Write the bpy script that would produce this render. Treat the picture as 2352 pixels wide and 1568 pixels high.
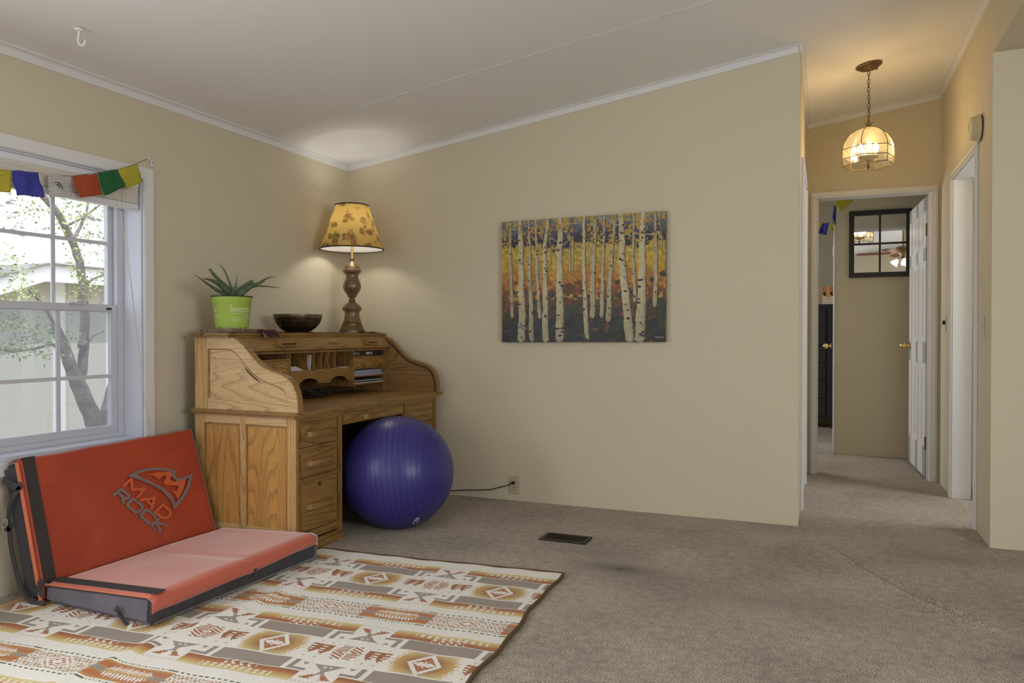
import bpy, bmesh, math, random
import numpy as np
from mathutils import Vector, Matrix, noise
random.seed(7); rng = np.random.RandomState(11)
S = bpy.context.scene
COL = S.collection
for o in list(bpy.data.objects): bpy.data.objects.remove(o)

# ------------------------------------------------------------------ camera
FPX, HC = 1740.0, 1.08
PITCH = math.atan(18/1740.0); YAW = math.radians(22.39)
cam = bpy.data.objects.new('camera', bpy.data.cameras.new('camera')); COL.objects.link(cam)
cam.location = (0, 0, HC)
cam.rotation_euler = (math.pi/2-PITCH, 0, YAW)
cam.data.sensor_width = 36.0; cam.data.lens = FPX/2352*36.0
cam.data.clip_start = 0.02; cam.data.clip_end = 200
S.camera = cam
# ------------------------------------------------------------------ world, sun, area lights, exposure
S.view_settings.view_transform = 'Standard'; S.view_settings.look = 'None'
S.view_settings.gamma = 1.0; S.view_settings.use_curve_mapping = False
S.view_settings.exposure = 1.38
W = bpy.data.worlds.new('world'); S.world = W; W.use_nodes = True
bg = W.node_tree.nodes['Background']; bg.inputs[0].default_value = (0.80, 0.88, 1.0, 1); bg.inputs[1].default_value = 1.0
sun = bpy.data.objects.new('sun', bpy.data.lights.new('sun', 'SUN')); COL.objects.link(sun)
sun.data.energy = 1.5; sun.data.angle = 0.01; sun.data.color = (1, .96, .88)
sun.rotation_euler = Vector((0.62, -0.25, 1.0)).to_track_quat('Z', 'Y').to_euler()
def area(name, loc, look, sx, sy, power, color):
    l = bpy.data.lights.new(name, 'AREA'); l.shape = 'RECTANGLE'; l.size = sx; l.size_y = sy; l.energy = power; l.color = color
    o = bpy.data.objects.new(name, l); COL.objects.link(o); o.location = loc
    d = Vector(look)-Vector(loc); o.rotation_euler = d.to_track_quat('-Z', 'Y').to_euler(); return o
DAY = (0.92, 0.96, 1.0)
area('fill_light_rear', (-1.5, -2.50, 1.45), (-1.9, 0, 1.80), 2.6, 1.4, 12.5, (.93, .97, 1.04))  # added fill light; the rear wall has no window built
area('fill_light_side', (-3.02, 0.45, 1.22), (0, 0.45, 1.15), 1.5, 1.2, 17, DAY)  # added fill light in front of the unseen second window
area('fill_light_kitchen', (3.3, 0.1, 1.5), (-3, 1.8, 1.9), 1.8, 1.2, 36, (.93, .97, 1.04))  # added fill light from the unseen kitchen side; no window built there
area('daylight_bath_window', (2.35, 5.05, 1.7), (0.6, 5.0, 0.4), 0.8, 0.9, 17, (.86, .92, 1.0))
area('daylight_bedroom_window', (-2.35, 7.6, 1.5), (0, 7.0, 0.4), 1.4, 1.2, 24, (.92, .95, 1.0))

# ------------------------------------------------------------------ measuring helpers (a sight line met with a plane of the room)
CAMP = Vector((0, 0, HC))
_r = Vector((math.cos(YAW), math.sin(YAW), 0)); _fh = Vector((-math.sin(YAW), math.cos(YAW), 0))
_f = _fh*math.cos(PITCH)+Vector((0, 0, -math.sin(PITCH))); _u = _r.cross(_f)
def ray(u, v): return _f*FPX+_r*(u-1176)-_u*(v-784)
def onX(u, v, x): d = ray(u, v); return CAMP+d*(x/d.x)
def onY(u, v, y): d = ray(u, v); return CAMP+d*(y/d.y)
def onZ(u, v, z=0.0): d = ray(u, v); return CAMP+d*((z-HC)/d.z)
def onP(u, v, p, n): d = ray(u, v); return CAMP+d*((p-CAMP).dot(n)/d.dot(n))
def lin(c): return tuple(((x/12.92) if x <= .04045 else ((x+.055)/1.055)**2.4) for x in c)
def rgb(r, g, b): return lin((r/255., g/255., b/255.))

# ------------------------------------------------------------------ materials
def newmat(name):
    m = bpy.data.materials.new(name); m.use_nodes = True
    return m, m.node_tree, m.node_tree.nodes['Principled BSDF']
def N(nt, t, **k):
    n = nt.nodes.new(t)
    for a, b in k.items():
        if a in n.inputs: n.inputs[a].default_value = b
        else: setattr(n, a, b)
    return n
def mat(name, color, rough=.6, metal=0, spec=.5, nscale=0, ncol=None, namt=.5, bump=0, bscale=200, bdist=.002, stretch=(1, 1, 1), coat=0, sheen=0):
    m, nt, b = newmat(name)
    b.inputs['Base Color'].default_value = (*color, 1); b.inputs['Roughness'].default_value = rough
    b.inputs['Metallic'].default_value = metal; b.inputs['Specular IOR Level'].default_value = spec
    if coat: b.inputs['Coat Weight'].default_value = coat; b.inputs['Coat Roughness'].default_value = .25
    if sheen: b.inputs['Sheen Weight'].default_value = sheen; b.inputs['Sheen Roughness'].default_value = .4
    tc = N(nt, 'ShaderNodeTexCoord'); mp = N(nt, 'ShaderNodeMapping'); mp.inputs['Scale'].default_value = stretch
    nt.links.new(tc.outputs['Object'], mp.inputs[0])
    if nscale:
        n = N(nt, 'ShaderNodeTexNoise', Scale=nscale, Detail=6.0, Roughness=.6)
        nt.links.new(mp.outputs[0], n.inputs['Vector'])
        mx = N(nt, 'ShaderNodeMix', data_type='RGBA'); mx.inputs[6].default_value = (*color, 1)
        mx.inputs[7].default_value = (*(ncol or tuple(c*.6 for c in color)), 1)
        mr = N(nt, 'ShaderNodeMapRange'); mr.inputs['From Min'].default_value = .35; mr.inputs['From Max'].default_value = .7; mr.inputs['To Max'].default_value = namt
        nt.links.new(n.outputs[0], mr.inputs[0]); nt.links.new(mr.outputs[0], mx.inputs[0]); nt.links.new(mx.outputs[2], b.inputs['Base Color'])
    if bump:
        n2 = N(nt, 'ShaderNodeTexNoise', Scale=bscale, Detail=3.0)
        nt.links.new(mp.outputs[0], n2.inputs['Vector'])
        bp = N(nt, 'ShaderNodeBump', Strength=bump, Distance=bdist)
        nt.links.new(n2.outputs[0], bp.inputs['Height']); nt.links.new(bp.outputs[0], b.inputs['Normal'])
    return m
def emis(name, color, strength):
    m = bpy.data.materials.new(name); m.use_nodes = True; nt = m.node_tree; nt.nodes.clear()
    e = N(nt, 'ShaderNodeEmission', Strength=strength); e.inputs[0].default_value = (*color, 1)
    o = N(nt, 'ShaderNodeOutputMaterial'); nt.links.new(e.outputs[0], o.inputs[0]); return m
def glass(name, tint, gloss=.10, rough=.03, haze=0.0, hazecol=(.8, .8, .8)):
    m = bpy.data.materials.new(name); m.use_nodes = True; nt = m.node_tree; nt.nodes.clear()
    t = N(nt, 'ShaderNodeBsdfTransparent'); t.inputs[0].default_value = (*tint, 1)
    g = N(nt, 'ShaderNodeBsdfGlossy'); g.inputs['Roughness'].default_value = rough
    mx = N(nt, 'ShaderNodeMixShader'); mx.inputs[0].default_value = gloss
    nt.links.new(t.outputs[0], mx.inputs[1]); nt.links.new(g.outputs[0], mx.inputs[2]); last = mx
    if haze:
        d = N(nt, 'ShaderNodeBsdfTranslucent'); d.inputs[0].default_value = (*hazecol, 1)
        m2 = N(nt, 'ShaderNodeMixShader'); m2.inputs[0].default_value = haze
        nt.links.new(mx.outputs[0], m2.inputs[1]); nt.links.new(d.outputs[0], m2.inputs[2]); last = m2
    o = N(nt, 'ShaderNodeOutputMaterial'); nt.links.new(last.outputs[0], o.inputs[0]); return m
def wood(name, axis, base, dark, cath=0.0, rough=.45, coat=.14, seed=0., dk=.9):
    """oak: pores and growth lines run along axis"""
    m, nt, b = newmat(name)
    tc = N(nt, 'ShaderNodeTexCoord'); mp = N(nt, 'ShaderNodeMapping')
    mp.inputs['Location'].default_value = (seed, seed*.7, seed*.3)
    nt.links.new(tc.outputs['Object'], mp.inputs[0])
    def stretched(long, across):
        k = N(nt, 'ShaderNodeMapping'); s = [across]*3; s[axis] = long; k.inputs['Scale'].default_value = s
        nt.links.new(mp.outputs[0], k.inputs[0]); return k
    k1 = stretched(.55, 7.5)
    n1 = N(nt, 'ShaderNodeTexNoise', Scale=1.0, Detail=0.3); nt.links.new(k1.outputs[0], n1.inputs['Vector'])
    mul = N(nt, 'ShaderNodeMath', operation='MULTIPLY'); mul.inputs[1].default_value = 16.0+cath
    nt.links.new(n1.outputs[0], mul.inputs[0])
    fr = N(nt, 'ShaderNodeMath', operation='FRACT')
    nt.links.new(mul.outputs[0], fr.inputs[0])
    r1 = N(nt, 'ShaderNodeMapRange'); r1.inputs['From Min'].default_value = 0.0; r1.inputs['From Max'].default_value = .38; r1.inputs['To Min'].default_value = 1.0; r1.inputs['To Max'].default_value = 0.0
    nt.links.new(fr.outputs[0], r1.inputs[0])
    k2 = stretched(22.0, 800.0)
    n2 = N(nt, 'ShaderNodeTexNoise', Scale=1.0, Detail=3.0); nt.links.new(k2.outputs[0], n2.inputs['Vector'])
    r2 = N(nt, 'ShaderNodeMapRange'); r2.inputs['From Min'].default_value = .42; r2.inputs['From Max'].default_value = .72; r2.inputs['To Max'].default_value = .8
    nt.links.new(n2.outputs[0], r2.inputs[0])
    add = N(nt, 'ShaderNodeMath', operation='MULTIPLY_ADD'); add.inputs[1].default_value = .55
    nt.links.new(r1.outputs[0], add.inputs[0]); nt.links.new(r2.outputs[0], add.inputs[2]); add.use_clamp = True
    k3 = stretched(2.0, 14.0)
    n3 = N(nt, 'ShaderNodeTexNoise', Scale=1.0, Detail=2.0); nt.links.new(k3.outputs[0], n3.inputs['Vector'])
    sc = N(nt, 'ShaderNodeMath', operation='MULTIPLY'); sc.inputs[1].default_value = dk; nt.links.new(add.outputs[0], sc.inputs[0])
    mx = N(nt, 'ShaderNodeMix', data_type='RGBA'); mx.inputs[6].default_value = (*base, 1); mx.inputs[7].default_value = (*dark, 1)
    nt.links.new(sc.outputs[0], mx.inputs[0])
    mx2 = N(nt, 'ShaderNodeMix', data_type='RGBA', blend_type='MULTIPLY'); mx2.inputs[0].default_value = .5
    nt.links.new(mx.outputs[2], mx2.inputs[6])
    rr = N(nt, 'ShaderNodeMapRange'); rr.inputs['To Min'].default_value = .55; rr.inputs['To Max'].default_value = 1.4
    nt.links.new(n3.outputs[0], rr.inputs[0]); nt.links.new(rr.outputs[0], mx2.inputs[7])
    nt.links.new(mx2.outputs[2], b.inputs['Base Color'])
    b.inputs['Roughness'].default_value = rough; b.inputs['Coat Weight'].default_value = coat; b.inputs['Coat Roughness'].default_value = .3
    bp = N(nt, 'ShaderNodeBump', Strength=.25, Distance=.001, invert=True); nt.links.new(r2.outputs[0], bp.inputs['Height']); nt.links.new(bp.outputs[0], b.inputs['Normal'])
    return m
def attr_mat(name, rough=.8, bump=.2, bscale=300, spec=.3, sheen=0, mult=1.0):
    m, nt, b = newmat(name)
    a = N(nt, 'ShaderNodeAttribute'); a.attribute_name = 'pattern'
    tc = N(nt, 'ShaderNodeTexCoord')
    n = N(nt, 'ShaderNodeTexNoise', Scale=bscale, Detail=3.0); nt.links.new(tc.outputs['Object'], n.inputs['Vector'])
    mr = N(nt, 'ShaderNodeMapRange'); mr.inputs['To Min'].default_value = .78*mult; mr.inputs['To Max'].default_value = 1.22*mult
    nt.links.new(n.outputs[0], mr.inputs[0])
    mx = N(nt, 'ShaderNodeMix', data_type='RGBA', blend_type='MULTIPLY'); mx.inputs[0].default_value = 1
    nt.links.new(a.outputs['Color'], mx.inputs[6]); nt.links.new(mr.outputs[0], mx.inputs[7]); nt.links.new(mx.outputs[2], b.inputs['Base Color'])
    bp = N(nt, 'ShaderNodeBump', Strength=bump, Distance=.002); nt.links.new(n.outputs[0], bp.inputs['Height']); nt.links.new(bp.outputs[0], b.inputs['Normal'])
    b.inputs['Roughness'].default_value = rough; b.inputs['Specular IOR Level'].default_value = spec
    if sheen: b.inputs['Sheen Weight'].default_value = sheen
    return m

WALLC = (.60, .535, .392)
M = {}
M['wall'] = mat('orange_peel_wall', WALLC, .75, spec=.3, nscale=1.5, ncol=tuple(c*.96 for c in WALLC), namt=.6, bump=.35, bscale=85, bdist=.004)
M['ceil'] = mat('ceiling_paint', (.83, .82, .80), .8, spec=.2, bump=.12, bscale=60, bdist=.003)
M['trim'] = mat('white_trim_paint', (.70, .69, .68), .45, bump=.05, bscale=40)
M['vinyl'] = mat('window_vinyl', (.54, .55, .60), .4)
M['jamb'] = mat('jamb_paint', (.60, .61, .68), .55, bump=.15, bscale=50, bdist=.003)
M['door'] = mat('door_paint', (.74, .73, .71), .32)
OAK, OAKD = (.335, .185, .050), (.095, .040, .010)
for i, k in enumerate('xyz'):
    M['oak_'+k] = wood('oak_grain_'+k, i, OAK, OAKD, seed=i*3.1)
M['oak_panel'] = wood('oak_panel_cathedral', 2, (.56, .31, .085), (.22, .09, .02), cath=14, seed=5.3, dk=.85)  # lower side panels lighter than the fronts: daylight put into the colour
M['oak_side'] = wood('faded_lit_oak', 0, (.66, .46, .22), (.30, .16, .055), cath=8, seed=9.1)  # paler near side: sun fading, with daylight glare put into the colour
M['oak_sidez'] = wood('faded_lit_oak_upright', 2, (.60, .38, .15), (.26, .13, .04), seed=4.1)  # upright grain of the near side, glare in the colour as well
M['oak_sidedark'] = wood('oak_side_unfaded_shaded', 0, (.30, .165, .055), (.10, .045, .013), cath=8, seed=3.1)  # darker far side copy: unfaded, with its shade put into the colour
M['oak_dark'] = wood('oak_interior_shaded', 1, (.115, .060, .022), (.05, .022, .008), seed=2.2, coat=.1)  # inside of the desk: shade put in as a darker oak
M['oak_shadow'] = mat('oak_gap', (.035, .02, .008), .8)
M['brass'] = mat('brass', (.75, .52, .20), .28, metal=1)
M['oldbrass'] = mat('antique_brass', (.22, .165, .08), .42, metal=.85, nscale=60, ncol=(.08, .045, .02), namt=.7)
M['black'] = mat('black_plastic', (.012, .012, .013), .45)
M['blackwood'] = mat('black_painted_wood', (.016, .016, .018), .5)
M['darkgrey'] = mat('charcoal_nylon', (.030, .027, .034), .75, nscale=40, ncol=(.055, .05, .06), namt=.6, bump=.3, bscale=500, bdist=.0006, sheen=.35)
M['sidegrey'] = mat('pad_side_nylon', (.10, .092, .115), .7, nscale=12, ncol=(.155, .145, .17), namt=.6, bump=.3, bscale=400, bdist=.0006, sheen=.3)
M['velcro'] = mat('velcro', (.028, .024, .022), .95, nscale=300, ncol=(.07, .06, .055), namt=.8, bump=.6, bscale=600, bdist=.001)
M['padred'] = mat('red_orange_nylon', (.42, .055, .018), .55, spec=.5, nscale=5, ncol=(.31, .034, .012), namt=.7, bump=.25, bscale=16, bdist=.006, sheen=.15)
M['padseat'] = mat('glare_pale_red_orange_nylon', (.56, .115, .06), .42, spec=.7, nscale=6, ncol=(.46, .09, .05), namt=.6, bump=.2, bscale=9, bdist=.006, sheen=.8)  # window glare on the seat put in as a paler colour and sheen
M['padorange'] = mat('orange_nylon', (.62, .155, .06), .55, nscale=12, namt=.3, sheen=.3)
M['logogrey'] = mat('logo_grey_print', (.20, .155, .15), .6, nscale=400, ncol=(.2, .13, .11), namt=.6)
M['logoorange'] = mat('logo_orange_print', (.55, .115, .03), .6, nscale=400, ncol=(.5, .1, .03), namt=.6)
M['green'] = mat('lime_plastic', (.36, .50, .075), .35, nscale=3, namt=.1)
M['potrim'] = mat('dark_green_rim', (.02, .03, .015), .4)
M['print'] = mat('pale_print', (.62, .70, .45), .5)
M['soil'] = mat('potting_soil', (.03, .02, .012), .95, bump=1, bscale=120)
M['leaf'] = mat('aloe_leaf', (.045, .085, .035), .45, nscale=45, ncol=(.20, .26, .18), namt=.6, stretch=(1, 1, 1))
M['cork'] = mat('cork', (.24, .17, .10), .9, nscale=90, ncol=(.10, .06, .03), namt=.9, bump=.5, bscale=120)
M['bowl'] = mat('engraved_bronze', (.115, .082, .045), .36, metal=.8, nscale=45, ncol=(.03, .02, .012), namt=.95, bump=.3, bscale=70, bdist=.001)
M['bowlrim'] = mat('worn_bronze', (.20, .155, .095), .3, metal=.85, nscale=30, namt=.5)
M['runner'] = mat('plum_woven_cloth', (.045, .012, .016), .95, nscale=250, ncol=(.16, .06, .05), namt=.5, bump=.8, bscale=300)
M['fringe'] = mat('jute_fringe', (.20, .15, .08), .9)
M['turned'] = wood('turned_walnut', 2, (.20, .10, .034), (.07, .03, .01), seed=7.7, coat=.7, rough=.3)
M['ball'] = mat('blue_vinyl', (.034, .029, .185), .36, spec=.5, nscale=3, ncol=(.042, .035, .22), namt=.3, bump=.15, bscale=500, bdist=.0006)
M['ballgroove'] = mat('blue_groove', (.024, .020, .125), .5)
M['white'] = mat('white_ink', (.75, .75, .78), .5)
M['paper'] = mat('paper', (.62, .60, .60), .8)
M['bluepaper'] = mat('bluish_paper', (.33, .32, .56), .8, nscale=30, ncol=(.5, .48, .70), namt=.8)
M['switch'] = mat('ivory_plastic', (.58, .52, .42), .4)
M['outlet'] = mat('almond_outlet_plastic', (.50, .41, .29), .38)
M['cream'] = mat('cream_plastic', (.66, .58, .36), .4)
M['blind'] = mat('blind_slats', (.62, .58, .50), .6)
M['blindrail'] = mat('blind_rail', (.72, .72, .74), .45)
M['binding'] = mat('brown_binding', (.115, .062, .022), .9, nscale=80, ncol=(.05, .026, .01), namt=.6, bump=.5, bscale=300)
M['grate'] = mat('brown_register_metal', (.055, .042, .030), .5, metal=.4)
M['void'] = mat('duct_dark', (.004, .004, .004), .9)
M['siding'] = mat('neighbour_siding', (.58, .56, .48), .85, bump=.25, bscale=70, bdist=.004)
M['fascia'] = mat('fascia_paint', (.85, .85, .84), .7)
M['shingle'] = mat('shingle', (.20, .19, .19), .9, nscale=20, namt=.7)
M['bark'] = mat('bark', (.125, .105, .10), .9, nscale=14, ncol=(.30, .27, .27), namt=.8, bump=.9, bscale=45, bdist=.01)
M['foliage'] = mat('spring_leaves', (.22, .31, .09), .6, nscale=3, ncol=(.36, .44, .18), namt=.8)
M['screen'] = glass('insect_mesh', (.70, .71, .73), gloss=0.0, haze=.10, hazecol=(.6, .62, .66))
M['pane'] = glass('window_glass', (.97, .98, .98), gloss=.04, rough=.0)
M['mirror'] = mat('mirror_silver', (.72, .72, .70), .015, metal=1)
M['blade'] = wood('cherry_blade', 0, (.33, .06, .022), (.14, .02, .01), seed=1.)
M['fanmetal'] = mat('aged_fan_brass', (.24, .18, .10), .35, metal=.9)
M['peakpaint'] = mat('pushpin_white', (.75, .72, .68), .4)
M['dresser'] = mat('dark_dresser', (.022, .022, .024), .55)
M['silver'] = mat('chrome', (.75, .75, .78), .2, metal=1)
# grained carpet
def carpet_mat():
    m, nt, b = newmat('carpet_pile')
    tc = N(nt, 'ShaderNodeTexCoord')
    def no(scale, det=2.0, r=.5):
        n = N(nt, 'ShaderNodeTexNoise', Scale=scale, Detail=det, Roughness=r); nt.links.new(tc.outputs['Object'], n.inputs['Vector']); return n
    fine = no(175, 2.4, .72); mid = no(26, 3); big = no(2.2, 4)
    mr = N(nt, 'ShaderNodeMapRange'); mr.inputs['From Min'].default_value = .34; mr.inputs['From Max'].default_value = .62
    nt.links.new(fine.outputs[0], mr.inputs[0])
    mx = N(nt, 'ShaderNodeMix', data_type='RGBA'); mx.inputs[6].default_value = (.155, .110, .074, 1); mx.inputs[7].default_value = (.72, .61, .485, 1)
    nt.links.new(mr.outputs[0], mx.inputs[0])
    m2 = N(nt, 'ShaderNodeMix', data_type='RGBA', blend_type='MULTIPLY'); m2.inputs[0].default_value = 1
    a = N(nt, 'ShaderNodeMath', operation='ADD'); nt.links.new(mid.outputs[0], a.inputs[0]); nt.links.new(big.outputs[0], a.inputs[1])
    r2 = N(nt, 'ShaderNodeMapRange'); r2.inputs['From Min'].default_value = .7; r2.inputs['From Max'].default_value = 1.3; r2.inputs['To Min'].default_value = .70; r2.inputs['To Max'].default_value = 1.24
    nt.links.new(a.outputs[0], r2.inputs[0]); nt.links.new(mx.outputs[2], m2.inputs[6]); nt.links.new(r2.outputs[0], m2.inputs[7])
    last = m2.outputs[2]
    # worn, soiled patches with a place of their own
    sx = N(nt, 'ShaderNodeSeparateXYZ')
    for (x, y, rx, ry, amt) in ((-.86, 3.40, .24, .11, .42), (.68, 2.98, .10, .05, .45), (-.98, 3.60, .22, .10, .18), (-.25, 3.2, .5, .2, .16), (.55, 4.15, .3, .12, .22)):
        mp = N(nt, 'ShaderNodeMapping'); mp.vector_type = 'TEXTURE'; mp.inputs['Location'].default_value = (x, y, 0); mp.inputs['Scale'].default_value = (rx*1.6, ry*1.6, 1)
        dn = N(nt, 'ShaderNodeMix', data_type='VECTOR'); dn.inputs[0].default_value = .10
        nt.links.new(tc.outputs['Object'], dn.inputs[4]); nt.links.new(mid.outputs['Color'], dn.inputs[5])
        nt.links.new(tc.outputs['Object'], mp.inputs[0])
        g = N(nt, 'ShaderNodeTexGradient', gradient_type='QUADRATIC_SPHERE'); nt.links.new(mp.outputs[0], g.inputs[0])
        k = N(nt, 'ShaderNodeMath', operation='MULTIPLY'); nt.links.new(g.outputs[1], k.inputs[0]); nt.links.new(mid.outputs[0], k.inputs[1])
        k2 = N(nt, 'ShaderNodeMath', operation='MULTIPLY'); k2.inputs[1].default_value = amt*4.2; k2.use_clamp = True; nt.links.new(k.outputs[0], k2.inputs[0])
        mm = N(nt, 'ShaderNodeMix', data_type='RGBA'); mm.inputs[7].default_value = (.10, .07, .05, 1)
        nt.links.new(k2.outputs[0], mm.inputs[0]); nt.links.new(last, mm.inputs[6]); last = mm.outputs[2]
    nt.links.new(last, b.inputs['Base Color'])
    bp = N(nt, 'ShaderNodeBump', Strength=1.0, Distance=.013); nt.links.new(fine.outputs[0], bp.inputs['Height']); nt.links.new(bp.outputs[0], b.inputs['Normal'])
    b.inputs['Roughness'].default_value = 1; b.inputs['Specular IOR Level'].default_value = .1; b.inputs['Sheen Weight'].default_value = .2
    return m
M['carpet'] = carpet_mat()
def flagmat(name, col, ink=(.02, .02, .02), amt=.6):
    m, nt, b = newmat(name); b.inputs['Roughness'].default_value = .8
    tc = N(nt, 'ShaderNodeTexCoord'); uv = tc.outputs['UV']
    sx = N(nt, 'ShaderNodeSeparateXYZ'); nt.links.new(uv, sx.inputs[0])
    rows = N(nt, 'ShaderNodeMath', operation='MULTIPLY'); rows.inputs[1].default_value = 9.0; nt.links.new(sx.outputs[1], rows.inputs[0])
    fr = N(nt, 'ShaderNodeMath', operation='PINGPONG'); fr.inputs[1].default_value = .5; nt.links.new(rows.outputs[0], fr.inputs[0])
    line = N(nt, 'ShaderNodeMath', operation='GREATER_THAN'); line.inputs[1].default_value = .28; nt.links.new(fr.outputs[0], line.inputs[0])
    mp = N(nt, 'ShaderNodeMapping'); mp.inputs['Scale'].default_value = (26, 30, 1); nt.links.new(uv, mp.inputs[0])
    n = N(nt, 'ShaderNodeTexNoise', Scale=1.0, Detail=2.0); nt.links.new(mp.outputs[0], n.inputs['Vector'])
    g = N(nt, 'ShaderNodeMath', operation='GREATER_THAN'); g.inputs[1].default_value = .53; nt.links.new(n.outputs[0], g.inputs[0])
    k = N(nt, 'ShaderNodeMath', operation='MULTIPLY'); nt.links.new(line.outputs[0], k.inputs[0]); nt.links.new(g.outputs[0], k.inputs[1])
    k2 = N(nt, 'ShaderNodeMath', operation='MULTIPLY'); k2.inputs[1].default_value = amt; nt.links.new(k.outputs[0], k2.inputs[0])
    mx = N(nt, 'ShaderNodeMix', data_type='RGBA'); mx.inputs[6].default_value = (*col, 1); mx.inputs[7].default_value = (*ink, 1)
    nt.links.new(k2.outputs[0], mx.inputs[0]); nt.links.new(mx.outputs[2], b.inputs['Base Color'])
    t = N(nt, 'ShaderNodeBsdfTranslucent'); nt.links.new(mx.outputs[2], t.inputs[0])
    ms = N(nt, 'ShaderNodeMixShader'); ms.inputs[0].default_value = .35
    out = nt.nodes['Material Output']; nt.links.new(b.outputs[0], ms.inputs[1]); nt.links.new(t.outputs[0], ms.inputs[2]); nt.links.new(ms.outputs[0], out.inputs[0])
    return m
FLAG = dict(yellow=(.62, .55, .06), green=(.03, .17, .05), red=(.52, .10, .03), white=(.66, .64, .62), blue=(.07, .07, .42))
for k, c in FLAG.items(): M['flag_'+k] = flagmat('prayer_flag_'+k, c, amt=.5 if k in ('yellow', 'white') else .22)
def shade_mat():
    m, nt, b = newmat('floral_parchment')
    tc = N(nt, 'ShaderNodeTexCoord')
    v = N(nt, 'ShaderNodeTexVoronoi', Scale=19.0); v.feature = 'F1'
    wv = N(nt, 'ShaderNodeTexNoise', Scale=9.0, Detail=3.0); nt.links.new(tc.outputs['Object'], wv.inputs['Vector'])
    mixv = N(nt, 'ShaderNodeMix', data_type='VECTOR'); mixv.inputs[0].default_value = .12
    nt.links.new(tc.outputs['Object'], mixv.inputs[4]); nt.links.new(wv.outputs['Color'], mixv.inputs[5])
    nt.links.new(mixv.outputs[1], v.inputs['Vector'])
    mr = N(nt, 'ShaderNodeMapRange'); mr.inputs['From Min'].default_value = .36; mr.inputs['From Max'].default_value = .52; mr.inputs['To Min'].default_value = 1; mr.inputs['To Max'].default_value = 0
    nt.links.new(v.outputs['Distance'], mr.inputs[0])
    ng = N(nt, 'ShaderNodeTexNoise', Scale=5.0, Detail=1.0); nt.links.new(tc.outputs['Object'], ng.inputs['Vector'])
    gt = N(nt, 'ShaderNodeMapRange'); gt.inputs['From Min'].default_value = .30; gt.inputs['From Max'].default_value = .42; nt.links.new(ng.outputs[0], gt.inputs[0])
    k = N(nt, 'ShaderNodeMath', operation='MULTIPLY'); nt.links.new(mr.outputs[0], k.inputs[0]); nt.links.new(gt.outputs[0], k.inputs[1])
    nf = N(nt, 'ShaderNodeTexNoise', Scale=38.0, Detail=4.0); nt.links.new(tc.outputs['Object'], nf.inputs['Vector'])
    fm = N(nt, 'ShaderNodeMix', data_type='RGBA'); fm.inputs[6].default_value = (.09, .10, .03, 1); fm.inputs[7].default_value = (.30, .13, .04, 1); nt.links.new(v.outputs['Color'], fm.inputs[0])
    k2 = N(nt, 'ShaderNodeMath', operation='MULTIPLY'); nt.links.new(k.outputs[0], k2.inputs[0])
    rr = N(nt, 'ShaderNodeMapRange'); rr.inputs['From Min'].default_value = .3; rr.inputs['From Max'].default_value = .6; rr.inputs['To Min'].default_value = .45; nt.links.new(nf.outputs[0], rr.inputs[0]); nt.links.new(rr.outputs[0], k2.inputs[1])
    mx = N(nt, 'ShaderNodeMix', data_type='RGBA'); mx.inputs[6].default_value = (.50, .335, .10, 1); nt.links.new(k2.outputs[0], mx.inputs[0]); nt.links.new(fm.outputs[2], mx.inputs[7])
    nt.links.new(mx.outputs[2], b.inputs['Base Color']); b.inputs['Roughness'].default_value = .6
    t = N(nt, 'ShaderNodeBsdfTranslucent'); nt.links.new(mx.outputs[2], t.inputs[0])
    ms = N(nt, 'ShaderNodeMixShader'); ms.inputs[0].default_value = .40
    out = nt.nodes['Material Output']; nt.links.new(b.outputs[0], ms.inputs[1]); nt.links.new(t.outputs[0], ms.inputs[2]); nt.links.new(ms.outputs[0], out.inputs[0])
    return m
M['shade'] = shade_mat()
def liner():
    m, nt, b = newmat('white_shade_lining'); b.inputs['Base Color'].default_value = (.82, .82, .80, 1); b.inputs['Roughness'].default_value = .8
    t = N(nt, 'ShaderNodeBsdfTranslucent'); t.inputs[0].default_value = (.8, .78, .72, 1); ms = N(nt, 'ShaderNodeMixShader'); ms.inputs[0].default_value = .55
    out = nt.nodes['Material Output']; nt.links.new(b.outputs[0], ms.inputs[1]); nt.links.new(t.outputs[0], ms.inputs[2]); nt.links.new(ms.outputs[0], out.inputs[0]); return m
M['shadein'] = mat('shade_lining', (.8, .8, .78), .8)

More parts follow.
